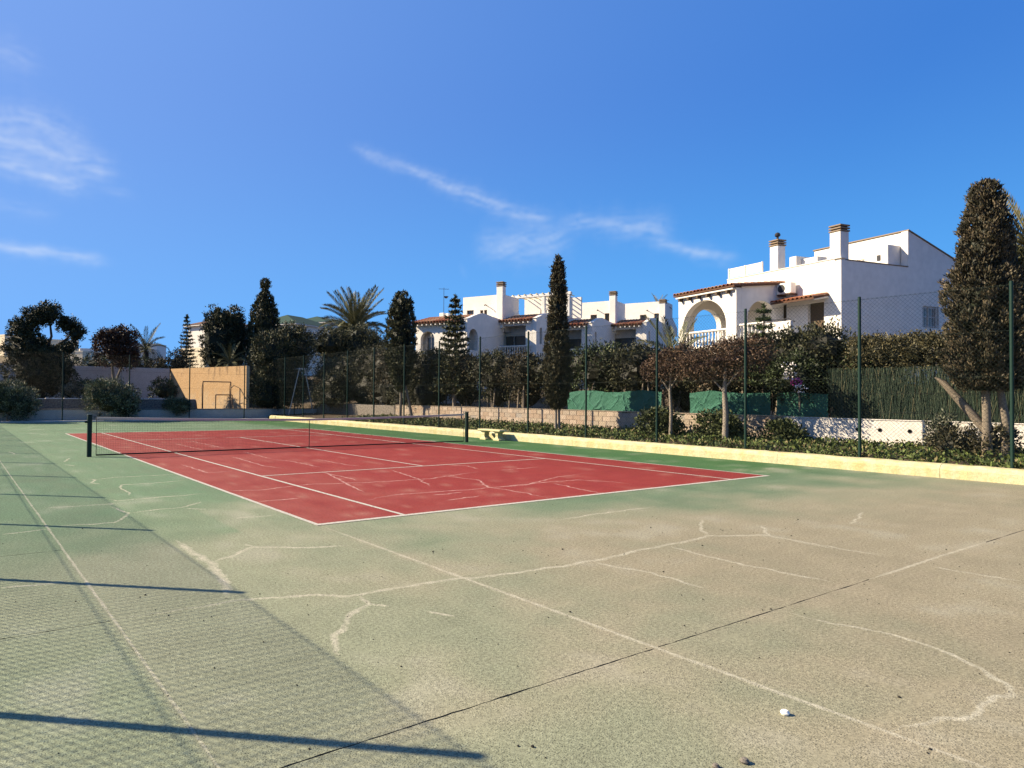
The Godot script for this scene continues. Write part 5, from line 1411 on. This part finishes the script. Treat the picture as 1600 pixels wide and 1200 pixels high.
# window set in an opening that faces +z of its own frame
func window_part(parent: Node, at: Vector3, turn: float, w: float, h: float, frame: Material, mullions := 1, bars := 0) -> void:
	var node := Node3D.new()
	node.name = "window"
	parent.add_child(node, true)
	node.position = at
	node.rotation.y = turn
	var f := MB.new()
	var t := 0.05
	for q in [[0.0, 0.0, t, h], [w - t, 0.0, w, h], [t, 0.0, w - t, t], [t, h - t, w - t, h]]:
		f.box(Vector3(q[0], q[1], -0.03), Vector3(q[2], q[3], 0.03))
	for k in mullions:
		var x := w * (k + 1) / (mullions + 1)
		f.box(Vector3(x - 0.02, t, -0.025), Vector3(x + 0.02, h - t, 0.025))
	part(node, "frame", f.mesh(), frame)
	boxpart(node, "pane", Vector3(t, t, -0.012), Vector3(w - t, h - t, -0.004), M.window)
	if bars > 0:
		for k in bars:
			var x := lerpf(0.0, w, (k + 0.5) / bars)
			var b := MB.new(); b.tube([Vector3(x, -0.02, 0.14), Vector3(x, h + 0.02, 0.14)], [0.011, 0.011], 5)
			part(node, "bar", b.mesh(), M.white2)
		for y in [0.08, h * 0.5, h - 0.08]:
			boxpart(node, "rail", Vector3(-0.03, y - 0.012, 0.125), Vector3(w + 0.03, y + 0.012, 0.132), M.shutter)
		boxpart(node, "sill", Vector3(-0.08, -0.07, -0.1), Vector3(w + 0.08, -0.015, 0.12), M.white)

func big_house() -> void:
	# local frame: +z is the shaded side towards the court corner, -x is the sunlit front
	var h := thing("white_house", "large two-storey white house with arched porch and two chimneys", "house", Vector3(27.18, 0, -5.64), -0.23)
	var y0 := 1.0
	# shaded side wall with the barred window, its top following the upper storey
	var sw := MB.new()
	wall_mesh(sw, 0.0, y0, 9.0, 7.68, 0.3, [[5.22, 5.02, 6.34, 6.0]])
	sw.quad(Vector3(4.25, 7.68, 0), Vector3(9.0, 7.68, 0), Vector3(9.0, 7.75, 0), Vector3(4.25, 9.33, 0))
	sw.quad(Vector3(9.0, 7.68, -0.3), Vector3(4.25, 7.68, -0.3), Vector3(4.25, 9.33, -0.3), Vector3(9.0, 7.75, -0.3))
	sw.quad(Vector3(4.25, 7.68, -0.3), Vector3(4.25, 7.68, 0), Vector3(4.25, 9.33, 0), Vector3(4.25, 9.33, -0.3))
	part(h, "side_wall", sw.mesh(), M.white)
	window_part(h, Vector3(5.22, 5.02, -0.14), 0.0, 1.12, 0.98, M.white2, 1, 10)
	# sunlit front wall
	var fw := MB.new()
	wall_mesh(fw, 0.0, y0, 5.9, 7.75, 0.3, [[2.6, 4.1, 3.5, 6.1], [4.6, 4.1, 5.4, 6.0]])
	part(h, "front_wall", fw.mesh(), M.white, Transform3D(Basis(Vector3.UP, -PI / 2), Vector3(0, 0, -6.2)))
	boxpart(h, "front_door", Vector3(0.16, 4.1, -3.58), Vector3(0.22, 6.1, -2.72), M.brownwood)
	boxpart(h, "front_door", Vector3(0.16, 4.1, -1.58), Vector3(0.22, 6.0, -0.82), M.brownwood)
	boxpart(h, "rear_mass", Vector3(0.31, y0, -6.2), Vector3(8.99, 7.1, -0.31), M.white)
	boxpart(h, "parapet_cap", Vector3(-0.03, 7.752, -6.22), Vector3(0.32, 7.80, 0.03), M.white2, 0.01)
	boxpart(h, "parapet_cap", Vector3(0.33, 7.682, -0.32), Vector3(4.24, 7.725, 0.03), M.capbrown, 0.01)
	# upper storey set back, roof sloping away
	var up := MB.new()
	var x0 := 4.3; var x1 := 9.0; var yA := 9.30; var yB := 7.74
	up.quad(Vector3(x0, 7.1, -4.7), Vector3(x0, 7.1, -0.31), Vector3(x0, yA, -0.31), Vector3(x0, yA, -4.7))
	up.quad(Vector3(x1, 7.1, -4.7), Vector3(x0, 7.1, -4.7), Vector3(x0, yA, -4.7), Vector3(x1, yB, -4.7))
	up.quad(Vector3(x0, yA, -0.31), Vector3(x1, yB, -0.31), Vector3(x1, yB, -4.7), Vector3(x0, yA, -4.7))
	part(h, "upper_storey", up.mesh(), M.white)
	var edge := MB.new()
	edge.box(Vector3(0, 0, -4.75), Vector3(5.1, 0.05, 0.04))
	part(h, "roof_edge", edge.mesh(), M.capbrown, Transform3D(Basis(Vector3(0, 0, 1), atan2(yB - yA, x1 - x0)), Vector3(x0 - 0.06, yA + 0.04, 0)))
	boxpart(h, "stair_box", Vector3(3.45, 7.1, -1.45), Vector3(4.29, 8.72, -0.36), M.white, 0.02)
	boxpart(h, "vent", Vector3(3.42, 8.05, -0.85), Vector3(3.449, 8.3, -0.70), M.dark)
	for e in [[-1.9, 0.10], [-2.35, 0.0], [-3.2, 0.15]]:
		var pm := MB.new(); pm.tube([Vector3(4.24, 7.3, e[0]), Vector3(4.24, 8.45 + e[1], e[0])], [0.025, 0.025], 6)
		part(h, "pipe", pm.mesh(), M.capbrown)
	var pm2 := MB.new(); pm2.tube([Vector3(4.24, 8.42, -1.5), Vector3(4.24, 8.40, -2.9)], [0.018, 0.018], 6)
	part(h, "pipe", pm2.mesh(), M.capbrown)
	# little block with sloping top on the roof edge
	var st := MB.new()
	st.box(Vector3(0.02, 7.81, -2.55), Vector3(0.95, 8.25, -2.2))
	st.box(Vector3(0.35, 7.81, -2.19), Vector3(0.95, 8.12, -1.4))
	part(h, "roof_block", st.mesh(), M.white)
	chimney(h, Vector3(0.34, 7.6, -0.34), 0.52, 0.50, 1.68)
	var c1 := chimney(h, Vector3(0.42, 7.6, -3.55), 0.48, 0.46, 1.72)
	var cowl := MB.new()
	cowl.tube([Vector3(0, 1.70, 0), Vector3(0, 1.86, 0)], [0.05, 0.05], 8)
	cowl.lathe(Vector3(0, 1.84, 0), [[0.05, 0.0], [0.12, 0.05], [0.13, 0.12], [0.08, 0.2], [0.0, 0.23]], 10)
	part(c1, "cowl", cowl.mesh(), M.iron)
	# frosted balustrade panels on the roof terrace
	for k in 3:
		boxpart(h, "rail_post", Vector3(0.10, 7.80, -4.14 - k * 1.02), Vector3(0.18, 8.36, -4.22 - k * 1.02), M.white, 0.01)
	for k in 2:
		boxpart(h, "glass_panel", Vector3(0.13, 7.86, -4.23 - k * 1.02), Vector3(0.145, 8.30, -5.15 - k * 1.02), M.glass)
		boxpart(h, "top_rail", Vector3(0.115, 8.301, -4.23 - k * 1.02), Vector3(0.165, 8.34, -5.15 - k * 1.02), M.white)
	# air conditioner
	var ac := Node3D.new(); ac.name = "air_conditioner"; h.add_child(ac, true); ac.position = Vector3(0, 0, 0)
	boxpart(ac, "casing", Vector3(-0.46, 6.52, -2.85), Vector3(-0.12, 7.02, -2.08), M.plastic, 0.03)
	var fan := MB.new()
	fan.tube([Vector3(-0.475, 6.77, -2.58), Vector3(-0.462, 6.77, -2.58)], [0.19, 0.19], 16)
	part(ac, "fan_grille", fan.mesh(), M.dark)
	boxpart(ac, "bracket", Vector3(-0.5, 6.46, -2.80), Vector3(0.0, 6.515, -2.72), M.rust)
	boxpart(ac, "bracket", Vector3(-0.5, 6.46, -2.20), Vector3(0.0, 6.515, -2.12), M.rust)
	# small tiled awning over the side stair
	var aw := Node3D.new(); aw.name = "awning"; h.add_child(aw, true)
	tile_roof(aw, -0.95, 6.10, 0.0, 6.30, -0.55, -2.75, 0.22, 12)
	for z in [-0.62, -2.66]:
		var b := MB.new(); b.tube([Vector3(-0.85, 6.02, z), Vector3(0, 6.17, z)], [0.045, 0.045], 6)
		part(aw, "rafter", b.mesh(), M.white)
	# arched porch
	var p := Node3D.new(); p.name = "porch"; h.add_child(p, true)
	var pf := MB.new()
	wall_mesh(pf, 0.0, y0, 3.6, 6.72, 0.32, [[0.28, 4.15, 3.03, 6.38, 1.28]])
	part(p, "arch_wall", pf.mesh(), M.white, Transform3D(Basis(Vector3.UP, -PI / 2), Vector3(-2.9, 0, -6.45)))
	for z in [-2.85, -6.13]:
		var ps := MB.new()
		wall_mesh(ps, 0.0, y0, 2.57, 6.74, 0.3, [[0.35, 4.15, 2.1, 6.2, 0.85]])
		ps.quad(Vector3(0, 6.74, 0), Vector3(2.57, 6.74, 0), Vector3(2.57, 7.03, 0), Vector3(0, 6.78, 0))
		ps.quad(Vector3(2.57, 6.74, -0.3), Vector3(0, 6.74, -0.3), Vector3(0, 6.78, -0.3), Vector3(2.57, 7.03, -0.3))
		part(p, "arch_side", ps.mesh(), M.white, Transform3D(Basis(), Vector3(-2.575, 0, z)))
	boxpart(p, "terrace_floor", Vector3(-2.89, y0, -2.86), Vector3(-0.01, 4.08, -0.02), M.white)
	boxpart(p, "porch_floor", Vector3(-2.57, y0, -6.1), Vector3(-0.01, 4.08, -3.17), M.white)
	tile_roof(p, -3.15, 6.80, 0.0, 7.12, -2.72, -6.55, 0.225, 14)
	for k in 6:
		boxpart(p, "corbel", Vector3(-3.12, 6.48, -3.15 - k * 0.6), Vector3(-2.905, 6.62, -3.27 - k * 0.6), M.brownwood, 0.01)
	boxpart(p, "eave_beam", Vector3(-3.1, 6.63, -2.86), Vector3(-2.91, 6.70, -6.44), M.white)
	var dp := MB.new(); dp.tube([Vector3(-2.96, 6.6, -2.78), Vector3(-2.94, 6.3, -2.79), Vector3(-2.94, 4.2, -2.79)], [0.04, 0.035, 0.035], 8)
	part(p, "drainpipe", dp.mesh(), M.white)
	var lan := MB.new()
	lan.lathe(Vector3(-0.16, 5.55, -3.35), [[0.03, 0], [0.07, 0.06], [0.08, 0.24], [0.02, 0.36]], 8)
	part(p, "lantern", lan.mesh(), M.iron)
	balustrade(p, Vector3(-2.74, 4.10, -6.15), Vector3(-2.74, 4.10, -3.45), 0.85)
	balustrade(p, Vector3(-2.78, 4.10, -2.80), Vector3(-2.78, 4.10, -1.35), 0.95)
	boxpart(p, "stair_wall", Vector3(-2.88, 4.10, -1.30), Vector3(-2.70, 4.95, -0.05), M.white, 0.02)
	var hr := MB.new(); hr.tube([Vector3(-2.79, 5.06, -1.5), Vector3(-2.79, 5.04, -0.2), Vector3(-2.70, 4.9, 0.0)], [0.022, 0.022, 0.022], 6)
	part(p, "stair_rail", hr.mesh(), M.iron)

func terrace_unit(k: int, a: float, b: float, e: float, label: String) -> void:
	# sawtooth row; local frame as for the big house: -x sunlit front, +z shaded end wall
	var th := -0.375
	var d1 := Vector3(sin(th), 0, -cos(th)); var d2 := Vector3(cos(th), 0, sin(th))
	var at := Vector3(22.15, 0, -24.87) + d1 * a + d2 * b
	var h := thing("terraced_house", label, "house", at, -th, "white terraced houses in a stepped row")
	var y0 := 1.2
	var wd := 3.75
	# shaded end wall with raised, curved gable top
	var ew := MB.new()
	var holes := [[0.25, e - 1.9, 1.35, e - 0.55, 0.54]] if k == 0 else [[0.55, e - 1.65, 0.95, e - 0.55, 0.19]]
	wall_mesh(ew, 0.0, y0, 4.9, e - 0.05, 0.28, holes)
	var prof := [[0.0, 0.02], [0.5, 0.16], [1.0, 0.33], [1.5, 0.47], [2.0, 0.55], [2.5, 0.53], [3.2, 0.46], [4.0, 0.42], [4.9, 0.40]]
	for i in prof.size() - 1:
		var A := Vector3(prof[i][0], e - 0.05, 0); var B := Vector3(prof[i + 1][0], e - 0.05, 0)
		var C := Vector3(prof[i + 1][0], e + prof[i + 1][1], 0); var D := Vector3(prof[i][0], e + prof[i][1], 0)
		var t := Vector3(0, 0, -0.28)
		ew.quad(A, B, C, D); ew.quad(B + t, A + t, D + t, C + t); ew.quad(D, C, C + t, D + t)
	part(h, "end_wall", ew.mesh(), M.white)
	if k == 0: boxpart(h, "niche", Vector3(0.1, e - 2.1, -0.75), Vector3(1.6, e - 0.4, -0.70), M.cream)
	else: boxpart(h, "niche_pane", Vector3(0.5, e - 1.7, -0.16), Vector3(1.0, e - 0.5, -0.15), M.window)
	# front: an arch on the first house, open balconies on the others
	var fw := MB.new()
	if k == 0:
		wall_mesh(fw, 0.0, y0, wd - 0.29, e - 0.06, 0.28, [[0.3, e - 2.2, 1.35, e - 0.65, 0.52]])
		part(h, "front_wall", fw.mesh(), M.white, Transform3D(Basis(Vector3.UP, -PI / 2), Vector3(0, 0, -wd)))
		window_part(h, Vector3(0.5, e - 2.2, -wd + 0.45), -PI / 2, 0.7, 1.25, M.white2, 1)
		boxpart(h, "porch_back", Vector3(0.62, y0, -wd + 0.02), Vector3(0.70, e - 0.1, -0.3), M.white)
	else:
		wall_mesh(fw, 0.0, y0, wd - 0.29, e - 0.06, 0.26, [[0.25, e - 2.35, wd - 0.75, e - 0.42]])
		part(h, "front_wall", fw.mesh(), M.white, Transform3D(Basis(Vector3.UP, -PI / 2), Vector3(0, 0, -wd)))
		var bw := MB.new()
		wall_mesh(bw, 0.0, e - 2.4, wd - 0.3, e - 0.05, 0.1, [[0.55, e - 2.32, 2.5, e - 0.95]])
		part(h, "balcony_wall", bw.mesh(), M.white, Transform3D(Basis(Vector3.UP, -PI / 2), Vector3(1.25, 0, -wd)))
		boxpart(h, "balcony_floor", Vector3(0.27, e - 2.6, -wd + 0.02), Vector3(1.24, e - 2.42, -0.3), M.white)
		window_part(h, Vector3(1.32, e - 2.32, -wd + 0.55), -PI / 2, 1.95, 1.37, M.shutter if k == 1 else M.dark, 1)
		balustrade(h, Vector3(-0.10, e - 2.55, -wd + 0.1), Vector3(-0.10, e - 2.55, -0.35), 0.80, 0.17)
		boxpart(h, "balcony_slab", Vector3(-0.22, e - 2.75, -wd + 0.02), Vector3(-0.002, e - 2.552, -0.05), M.white)
	boxpart(h, "rear_mass", Vector3(1.4, y0, -wd + 0.01), Vector3(8.4, e - 0.02, -0.29), M.white)
	boxpart(h, "back_side", Vector3(0.29, y0, -wd - 0.27), Vector3(8.4, e + 0.05, -wd - 0.002), M.white)
	# tiled shed roof over the front, exposed rafter ends
	tile_roof(h, -0.40, e - 0.12, 2.0, e + 0.46, -0.285, -wd - 0.25, 0.21, 30 + k)
	for i in 11:
		boxpart(h, "rafter_end", Vector3(-0.36, e - 0.30, -0.40 - i * 0.335), Vector3(-0.003, e - 0.215, -0.48 - i * 0.335), M.white)
	boxpart(h, "roof_terrace_wall", Vector3(2.02, e - 0.019, -wd - 0.2), Vector3(2.2, e + 0.45, -0.29), M.white)
	# upper storey block, windows facing the sun
	var ub := Node3D.new(); ub.name = "upper_storey"; h.add_child(ub, true)
	var top := e + 2.12
	var uw := MB.new()
	wall_mesh(uw, 0.0, e - 0.4, 3.2, top, 0.25, [[0.30, e + 0.75, 0.85, e + 1.2], [1.35, e + 0.60, 1.6, e + 1.15], [1.66, e + 0.60, 1.9, e + 1.15]] if k == 0 else [[1.25, e + 0.55, 1.75, e + 1.15], [2.35, e + 0.3, 2.8, e + 1.2]])
	part(ub, "front_wall", uw.mesh(), M.white, Transform3D(Basis(Vector3.UP, -PI / 2), Vector3(4.75, 0, -3.1)))
	boxpart(ub, "mass", Vector3(5.01, e - 0.4, -3.1), Vector3(7.0, top - 0.02, 0.095), M.white)
	var slope := MB.new()
	slope.quad(Vector3(4.76, e - 0.4, 0.10), Vector3(8.6, e - 0.4, 0.10), Vector3(8.6, e + 0.3, 0.10), Vector3(4.76, top, 0.10))
	slope.quad(Vector3(8.6, e - 0.4, -0.1), Vector3(4.76, e - 0.4, -0.1), Vector3(4.76, top, -0.1), Vector3(8.6, e + 0.3, -0.1))
	slope.quad(Vector3(4.76, top, 0.10), Vector3(8.6, e + 0.3, 0.10), Vector3(8.6, e + 0.3, -0.1), Vector3(4.76, top, -0.1))
	slope.quad(Vector3(4.76, e - 0.4, -0.1), Vector3(4.76, e - 0.4, 0.10), Vector3(4.76, top, 0.10), Vector3(4.76, top, -0.1))
	part(ub, "sloping_side", slope.mesh(), M.white)
	for w in ([[0.30, 0.75, 0.55, 0.45], [1.35, 0.60, 0.25, 0.55], [1.66, 0.60, 0.24, 0.55]] if k == 0 else [[1.25, 0.55, 0.5, 0.6], [2.35, 0.3, 0.45, 0.9]]):
		window_part(ub, Vector3(4.9, e + w[1], -3.1 + w[0]), -PI / 2, w[2], w[3], M.brownwood, 1)
	var lamp := MB.new(); lamp.tube([Vector3(4.74, e + 1.42, -1.2), Vector3(4.5, e + 1.47, -1.2), Vector3(4.42, e + 1.42, -1.2)], [0.03, 0.03, 0.05], 6)
	part(ub, "wall_lamp", lamp.mesh(), M.iron)
	chimney(h, Vector3(4.55, e - 0.2, -0.02), 0.46, 0.46, [3.15, 2.9, 3.0, 2.45][k])
	if k == 0:
		boxpart(h, "roof_block", Vector3(2.6, e - 0.02, -3.7), Vector3(3.1, e + 0.85, -3.35), M.white, 0.02)
		boxpart(h, "roof_block", Vector3(2.6, e - 0.02, -3.2), Vector3(3.1, e + 0.8, -2.95), M.white, 0.02)
		var an := Node3D.new(); an.name = "antenna"; h.add_child(an, true); an.position = Vector3(2.85, e + 0.85, -3.5)
		var mast := MB.new(); mast.tube([Vector3.ZERO, Vector3(0, 1.75, 0)], [0.02, 0.015], 6)
		part(an, "mast", mast.mesh(), M.iron)
		var arms := MB.new()
		arms.wire(Vector3(-0.25, 1.65, -0.25), Vector3(0.25, 1.65, 0.25), 0.012)
		for q in 5: arms.wire(Vector3(-0.2 + q * 0.1, 1.65, -0.2 + q * 0.1) + Vector3(0.12, 0, -0.12), Vector3(-0.2 + q * 0.1, 1.65, -0.2 + q * 0.1) - Vector3(0.12, 0, -0.12), 0.008)
		part(an, "aerial", arms.mesh(), M.iron)
		var dish := MB.new(); dish.lathe(Vector3(0.05, 1.0, 0.15), [[0.02, 0], [0.12, 0.06], [0.17, 0.14]], 10)
		part(an, "dish", dish.mesh(), M.iron)
	if k == 1:
		boxpart(h, "air_conditioner", Vector3(-0.30, e - 1.05, -wd + 0.06), Vector3(-0.02, e - 0.6, -wd + 0.75), M.plastic, 0.02)
		var pg := Node3D.new(); pg.name = "pergola"; h.add_child(pg, true)
		for z in [-3.0, -0.6, 1.2]:
			boxpart(pg, "pillar", Vector3(2.4, e + 0.3, z - 0.12), Vector3(2.64, e + 1.75, z + 0.12), M.white, 0.02)
		boxpart(pg, "beam", Vector3(2.38, e + 1.752, -4.1), Vector3(2.66, e + 1.95, 1.4), M.white, 0.02)
		for q in 9: boxpart(pg, "slat", Vector3(2.3, e + 1.952, -2.9 + q * 0.45), Vector3(4.72, e + 2.0, -2.84 + q * 0.45), M.awning)
		boxpart(pg, "back_wall", Vector3(4.55, e + 0.4, -0.1), Vector3(4.74, e + 1.85, 1.3), M.white)

func dish_and_lamps() -> void:
	var d := thing("satellite_dish", "white satellite dish on a pole in front of the shaded end wall", "satellite dish", Vector3(30.2, 1.6, -22.4), 0.6)
	var pole := MB.new(); pole.tube([Vector3(0, 0, 0), Vector3(0, 2.9, 0)], [0.03, 0.03], 8)
	part(d, "pole", pole.mesh(), M.white2)
	var b := MB.new()
	b.xf = Transform3D(Basis(Vector3(0, 0, 1), 1.25), Vector3(-0.05, 2.95, 0))
	b.lathe(Vector3.ZERO, [[0.02, 0.0], [0.18, 0.02], [0.32, 0.07], [0.42, 0.14]], 18)
	part(d, "reflector", b.mesh(), M.white)
	var arm := MB.new(); arm.tube([Vector3(-0.1, 2.7, 0), Vector3(-0.55, 2.95, 0)], [0.015, 0.015], 5)
	part(d, "arm", arm.mesh(), M.shutter)

func villa(label: String, at: Vector3, turn: float, w: float, d: float, hgt: float, roof_h: float, roofm: Material, wallm: Material, wins: Array) -> void:
	var v := thing("villa", label, "house", at, turn, "villas beyond the trees")
	var mb := MB.new()
	var holes := []
	for q in wins: holes.append([q[0], q[1], q[0] + q[2], q[1] + q[3]])
	wall_mesh(mb, 0.0, -2.0, w, hgt, 0.25, holes)
	part(v, "front_wall", mb.mesh(), wallm, Transform3D(Basis(), Vector3(-w / 2, 0, d / 2)))
	boxpart(v, "mass", Vector3(-w / 2, -2.0, -d / 2), Vector3(w / 2, hgt - 0.01, d / 2 - 0.26), wallm)
	for q in wins: window_part(v, Vector3(-w / 2 + q[0], q[1], d / 2 - 0.12), 0.0, q[2], q[3], M.white2, 1)
	if roof_h > 0.0:
		var r := MB.new()
		var o := 0.45
		var A := Vector3(-w / 2 - o, hgt, d / 2 + o); var B := Vector3(w / 2 + o, hgt, d / 2 + o); var C := Vector3(w / 2 + o, hgt, -d / 2 - o); var D := Vector3(-w / 2 - o, hgt, -d / 2 - o)
		var R0 := Vector3(-w / 2 + d * 0.35, hgt + roof_h, 0); var R1 := Vector3(w / 2 - d * 0.35, hgt + roof_h, 0)
		if R0.x > R1.x: R0.x = 0.0; R1.x = 0.0
		r.quad(A, B, R1, R0); r.quad(C, D, R0, R1); r.face(B, C, R1); r.face(D, A, R0)
		r.quad(D, C, B, A)
		part(v, "roof", r.mesh(), roofm)
		boxpart(v, "eave", Vector3(-w / 2 - 0.4, hgt - 0.16, -d / 2 - 0.4), Vector3(w / 2 + 0.4, hgt - 0.004, d / 2 + 0.4), M.white2)
	else:
		boxpart(v, "parapet", Vector3(-w / 2 - 0.05, hgt, -d / 2 - 0.05), Vector3(w / 2 + 0.05, hgt + 0.35, d / 2 + 0.05), wallm)

func make_far_things() -> void:
	# a dry hillside with scattered houses behind the left-hand trees
	var xs := 26; var zs := 14
	var v := PackedVector3Array(); var ix := PackedInt32Array()
	var st := SurfaceTool.new()
	st.begin(Mesh.PRIMITIVE_TRIANGLES)
	st.set_smooth_group(0)
	for j in zs + 1:
		for i in xs + 1:
			var x := lerpf(-130.0, 150.0, float(i) / xs); var z := lerpf(-150.0, -330.0, float(j) / zs)
			st.add_vertex(Vector3(x, hill_height(x, z), z))
	for j in zs:
		for i in xs:
			var a := j * (xs + 1) + i
			for q in [a, a + 1, a + xs + 1, a + 1, a + xs + 2, a + xs + 1]: st.add_index(q)
	st.generate_normals()
	struct_("hill", st.commit(), M.hill)
	var hs := [[9.0, -185.0, 9.0, 3.6, "cream"], [17.0, -190.0, 11.0, 3.6, "cream"], [27.0, -182.0, 9.0, 3.4, "white"], [-14.0, -170.0, 12.0, 6.0, "grey"], [40.0, -200.0, 14.0, 5.0, "white"], [21.0, -172.0, 8.0, 3.6, "cream"]]
	var hl := ["cream hillside house just right of the round pine", "cream hillside house behind the gap left of the reddish tree", "white hillside house beside the reddish tree", "grey building showing at the extreme left edge", "white hillside house low behind the young palm", "low cream hillside house below the others"]
	for i in hs.size():
		var e: Array = hs[i]
		var w: float = e[2]
		villa(hl[i], Vector3(e[0], hill_height(e[0], e[1]) - 0.3, e[1]), 0.4 - 0.25 * i, w, 7.0, e[3], 1.2 if i == 3 else 0.0, M.tile[1], {"cream": M.cream, "white": M.white, "grey": M.grey}[e[4]],
			[[w * 0.12, 1.0, 1.3, 1.5], [w * 0.42, 1.0, 1.3, 1.5], [w * 0.72, 1.0, 1.3, 1.5]])
	# villas among the trees
	villa("white villa with a dark eave left of the dome-shaped cypress", Vector3(23.6, 4.0, -76.0), 0.35, 5.2, 6.0, 6.2, 0.9, M.tiledark, M.white, [[0.4, 2.2, 0.9, 1.3], [2.0, 2.2, 0.9, 1.3], [0.6, 4.4, 0.8, 1.0]])
	villa("small cream house with a window below the white villa", Vector3(18.3, 3.4, -66.0), 0.35, 2.3, 4.0, 2.9, 0.0, M.tiledark, M.cream, [[1.1, 1.0, 0.8, 1.1]])
	villa("villa with a dark green hip roof between the pointed cypress and the palm", Vector3(33.5, 4.5, -76.0), 0.45, 8.0, 7.0, 6.2, 1.5, M.roofgreen, M.white, [[0.8, 3.6, 1.1, 1.5], [2.6, 3.6, 1.1, 1.5], [4.6, 3.6, 1.1, 1.5], [6.4, 3.6, 1.0, 1.5]])
	villa("white villa partly hidden by the date palm crown", Vector3(42.0, 4.5, -84.0), 0.45, 9.0, 7.0, 7.6, 1.2, M.roofgreen, M.white, [[1.0, 4.6, 1.1, 1.5], [4.0, 4.6, 1.1, 1.5]])
	villa("cream house at the right edge behind the shaggy palm", Vector3(25.7, 1.5, 5.0), 0.0, 5.0, 7.0, 3.8, 0.6, M.tile[0], M.cream, [[1.4, 1.2, 1.0, 1.2]])

func hill_height(x: float, z: float) -> float:
	var r := Vector2((x - 5.0) / 62.0, (z + 235.0) / 70.0)
	return 2.0 + 15.0 * exp(-r.length_squared()) + 1.6 * _n(x, z, 0.03)

func _ready() -> void:
	noise.seed = 12
	noise.frequency = 1.0
	noise.noise_type = FastNoiseLite.TYPE_SIMPLEX_SMOOTH
	noise.fractal_octaves = 3
	make_camera_and_light()
	make_materials()
	make_ground()
	make_court()
	make_right_boundary()
	make_far_boundary()
	big_house()
	var ul := ["white terraced house with an arched front and a roof antenna", "white terraced house with a pergola on its roof terrace", "white terraced house right of the thin cypress", "last white terraced house beside the arched porch"]
	var uo := [[0.0, 0.0, 6.50], [-2.56, 4.52, 6.85], [-4.66, 9.04, 6.85], [-7.13, 13.36, 7.15]]
	for k in 4: terrace_unit(k, uo[k][0], uo[k][1], uo[k][2], ul[k])
	dish_and_lamps()
	make_far_things()
	make_fence("chain_link_fence", "green chain-link fence running along the yellow kerb", Vector3(14.58, 0.25, 6.25), Vector3(0, 0, -1), 2.95, 15, 3.98, [0.1, 1.0, 1.98, 2.96, 3.94])
	make_fence("chain_link_fence", "chain-link fence across the far end of the court", Vector3(-5.9, 0.05, -36.75), Vector3(1, 0, 0), 3.66, 6, 4.0, [0.1, 1.0, 2.0, 3.0, 3.96], 0.0014)
	make_fence("chain_link_fence", "chain-link fence on the left that throws its shadow over the paving", Vector3(-6.56, 0.0, 10.85), Vector3(0, 0, -1), 3.19, 15, 4.12, [0.1, 2.1, 3.1, 4.08], 0.0031, 0.095)
	make_net()
	make_bench()
	make_plants()
